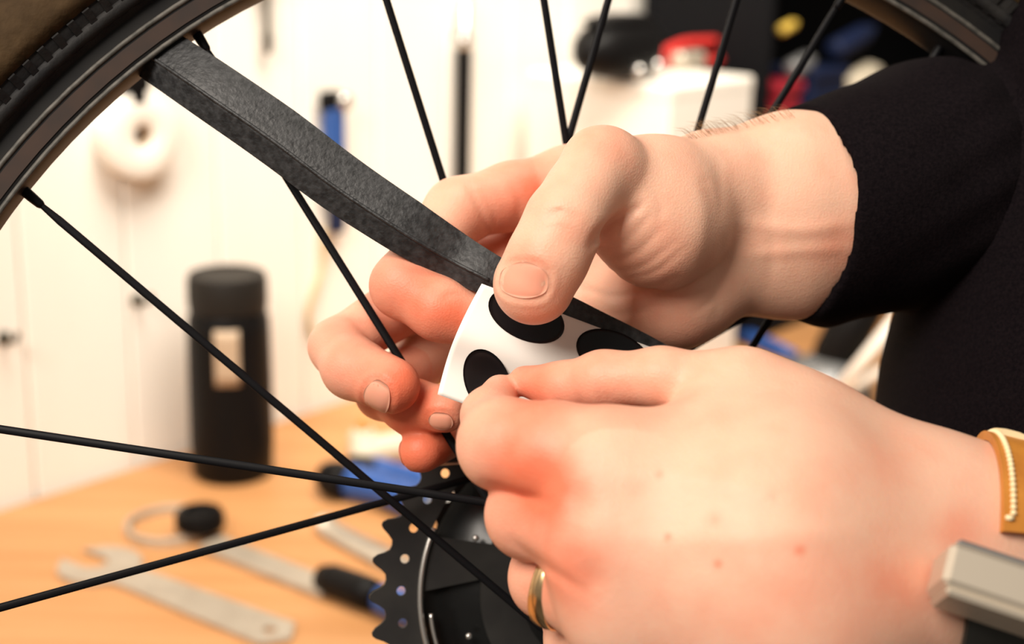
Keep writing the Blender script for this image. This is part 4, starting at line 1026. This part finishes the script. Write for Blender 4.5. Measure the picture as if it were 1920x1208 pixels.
# ---- sweater: torso and both sleeves as one garment, cuffs open
S = Field((112, -340, 428), (660, 440, 860), 3.0)
S.chain([(2600, -700, 560, 600), (2420, 0, 545, 515), (2362, 250, 540, 515), (2340, 400, 540, 510), (2262, 600, 540, 510), (2204, 790, 540, 520), (2210, 1000, 540, 520), (2220, 1500, 545, 530)], 20)
S.chain([(2480, -500, 700, 480), (2440, 300, 690, 480), (2400, 800, 690, 480), (2400, 1500, 690, 480)], 50)
SL = [(1380, 408, 506, 190), (1560, 396, 514, 198), (1640, 372, 520, 208), (1740, 350, 535, 228), (1850, 325, 560, 232), (2000, 290, 600, 240), (2300, 150, 640, 260)]
def folds(F, x_on):
    X, Y, Z = np.meshgrid(*F.ax, indexing='ij')
    return (1.1 * np.sin((X * 0.9 + Y * 0.35 + Z * 0.3) * 0.11 + 1.6 * np.sin(Y * 0.05)) + 0.5 * np.sin(Y * 0.35 + X * 0.2)) * np.clip((X - x_on) / 40, 0, 1), X, Y, Z
G = S.like(); G.chain(SL[3:], 6)
A2 = S.like(); A2.cone((440, 60, 425), (268, 84, 428), 62, 50, 10); A2.cone((470, -180, 560), (440, 60, 440), 72, 62, 20)
S.D = smin(smin(S.D, G.D, 3.0), A2.D, 12.0) + (0.7 * folds(S, 135)[0]).astype(np.float32)
VS, FS = S.mesh(2)
K = Field((85, -112, 440), (250, 60, 640), 1.3); K.chain(SL, 6)
fo, X, Y, Z = folds(K, 125)
U = X / Z * FPX + 960; V = Y / Z * FPX + 604
droop = 2.6 * np.exp(-((U - 1545) ** 2) / 45 ** 2) * np.clip((V - 500) / 80, 0, 1)
outer = K.D + (fo - droop).astype(np.float32)
x0 = pc(1474, 400, 512)[0]; nz = 0.47
cut = ((x0 - X) + nz * (512 - Z)) / math.sqrt(1 + nz * nz) + 0.5 * np.sin(Y * 0.22)
hole = np.maximum(outer + 3.2, -cut - 32)
K.D = np.maximum(np.maximum(outer, cut), -hole).astype(np.float32)
K.D = np.maximum(K.D, (X - 246).astype(np.float32))
VK, FK = K.mesh(2)
sweater = mk_np('sweater', c2w(np.concatenate([VS, VK])), np.concatenate([FS, FK + len(VS)]), M_cloth, person)
sweater['label'] = 'dark navy knit sweater with long sleeves'
# wristwatch: strap round the lower wrist, square steel case, stitched tan leather
wt = empty('wristwatch', c2w(pc(1850, 1060, 375)[None])[0], 'wristwatch with satin steel case on a stitched tan leather strap', 'watch')
def cam_unit(a, b): d = np.array(b) - np.array(a); return d / np.linalg.norm(d)
cx = cam_unit(pc(1797, 1012, 352), pc(1960, 1066, 349))
up_ = np.array([0.36, -0.86, 0.36]); up_ -= cx * (up_ @ cx); up_ /= np.linalg.norm(up_); nn = np.cross(cx, up_)
def cbox(name, cen, sx, sy, sz, bev, mat, par):
    v, f = box(cen, cx, up_, nn, sx, sy, sz, bev); o = mk(name, c2w(v), f, mat, par, smooth=False); return o
fc = 0.5 * (pc(1797, 1012, 352) + pc(1757, 1092, 349))       # middle of the near left edge
cz = nn if nn[2] > 0 else -nn
case = cbox('case', fc + cx * 20 + cz * 9, 40, 11.6, 18, 1.6, M_watch, wt)
cbox('bezel', fc + cx * 20 + cz * 9 - up_ * 6.6, 37, 2.2, 16, 0.9, M_watch, wt)
cbox('case_back', fc + cx * 19 + cz * 10.5 + up_ * 6.6, 34, 2.2, 15, 0.8, M_grey, wt)
# strap: a band lying on the wrist, wound about its axis
W0, W1 = pc(1826, 1035, 405), pc(2010, 1043, 407); wa = cam_unit(W0, W1)
def wrist_r(a): # fitted to the flesh: march outwards from inside
    d = wu * math.cos(a) + wv * math.sin(a); return d
wu = np.array([0, -1.0, 0]); wu -= wa * (wu @ wa); wu /= np.linalg.norm(wu); wv = np.cross(wa, wu)
if wv[2] > 0: wv = -wv            # wu up in the picture, wv towards us
def skin_r(c, d):
    r = 10.0
    for _ in range(80): r += np.clip(-L.sample((c + d * r)[None])[0], -1, 1.5) * 0.7
    return r
def band(name, a0, a1, off, th, wd, mat, par, lean=0.0, n=26, shift=0.0):
    V = []
    for i in range(n + 1):
        a = a0 + (a1 - a0) * i / n; d = wu * math.cos(a) + wv * math.sin(a)
        for s_ in np.linspace(0, 1, 5):
            c = W0 + wa * (shift + wd * s_) + wa * lean * (i / n)
            r = skin_r(c, d) + off; crown = 0.35 * (1 - (2 * s_ - 1) ** 4)
            V.append(c + d * (r + th + crown))
        for s_ in np.linspace(1, 0, 5):
            c = W0 + wa * (shift + wd * s_) + wa * lean * (i / n)
            V.append(c + d * (skin_r(c, d) + off))
    m = 10; F = [(i * m + k, i * m + (k + 1) % m, (i + 1) * m + (k + 1) % m, (i + 1) * m + k) for i in range(n) for k in range(m)] + [tuple(range(m))[::-1], tuple(n * m + k for k in range(m))]
    o = mk(name, c2w(np.array(V)), F, mat, par); sharp(o, 45); return o
st = band('strap', -0.35, 1.25, 0.3, 2.6, 24, M_leather, wt, lean=-8.5, shift=3.5)
st['label'] = 'tan leather strap with cream stitching'
band('strap_tail', 1.75, 3.2, 0.2, 2.2, 24, M_darkstrap, wt, lean=0, shift=-15)['label'] = 'dark strap end below the case'
# stitches along the near edge of the tan strap
NSt = 26
for i in range(NSt):
    t0, t1 = (i + 0.08) / NSt, (i + 0.86) / NSt; pts = []
    for t in (t0, (t0 + t1) / 2, t1):
        a = -0.2 + (1.12 + 0.2) * t; d = wu * math.cos(a) + wv * math.sin(a); tt = (a + 0.35) / 1.6
        c = W0 + wa * (3.5 + 2.6 - 8.5 * tt); pts.append(c + d * (skin_r(c, d) + 3.35))
    mk('stitch', *sweep(c2w(np.array(pts)), [0.0006, 0.0009, 0.0006], 8), M_stitch, st)
a = 1.14; tt = (a + .35) / 1.6; pts = []
for k in range(2):
    d = wu * math.cos(a) + wv * math.sin(a); c = W0 + wa * (3.5 + 0.4 + 2.2 * k - 8.5 * tt); pts.append(c + d * (skin_r(c, d) + 3.35))
mk('stitch', *sweep(c2w(np.array([pts[0], (pts[0] + pts[1]) / 2, pts[1]])), [0.0006, 0.0009, 0.0006], 8), M_stitch, st)
# keeper loop at the top of the strap
d = wu * math.cos(-0.2) + wv * math.sin(-0.2)
band('keeper', -0.30, 0.06, 3.2, 1.5, 7, M_stitch, wt, shift=5.5, n=8)['label'] = 'cream strap loop'
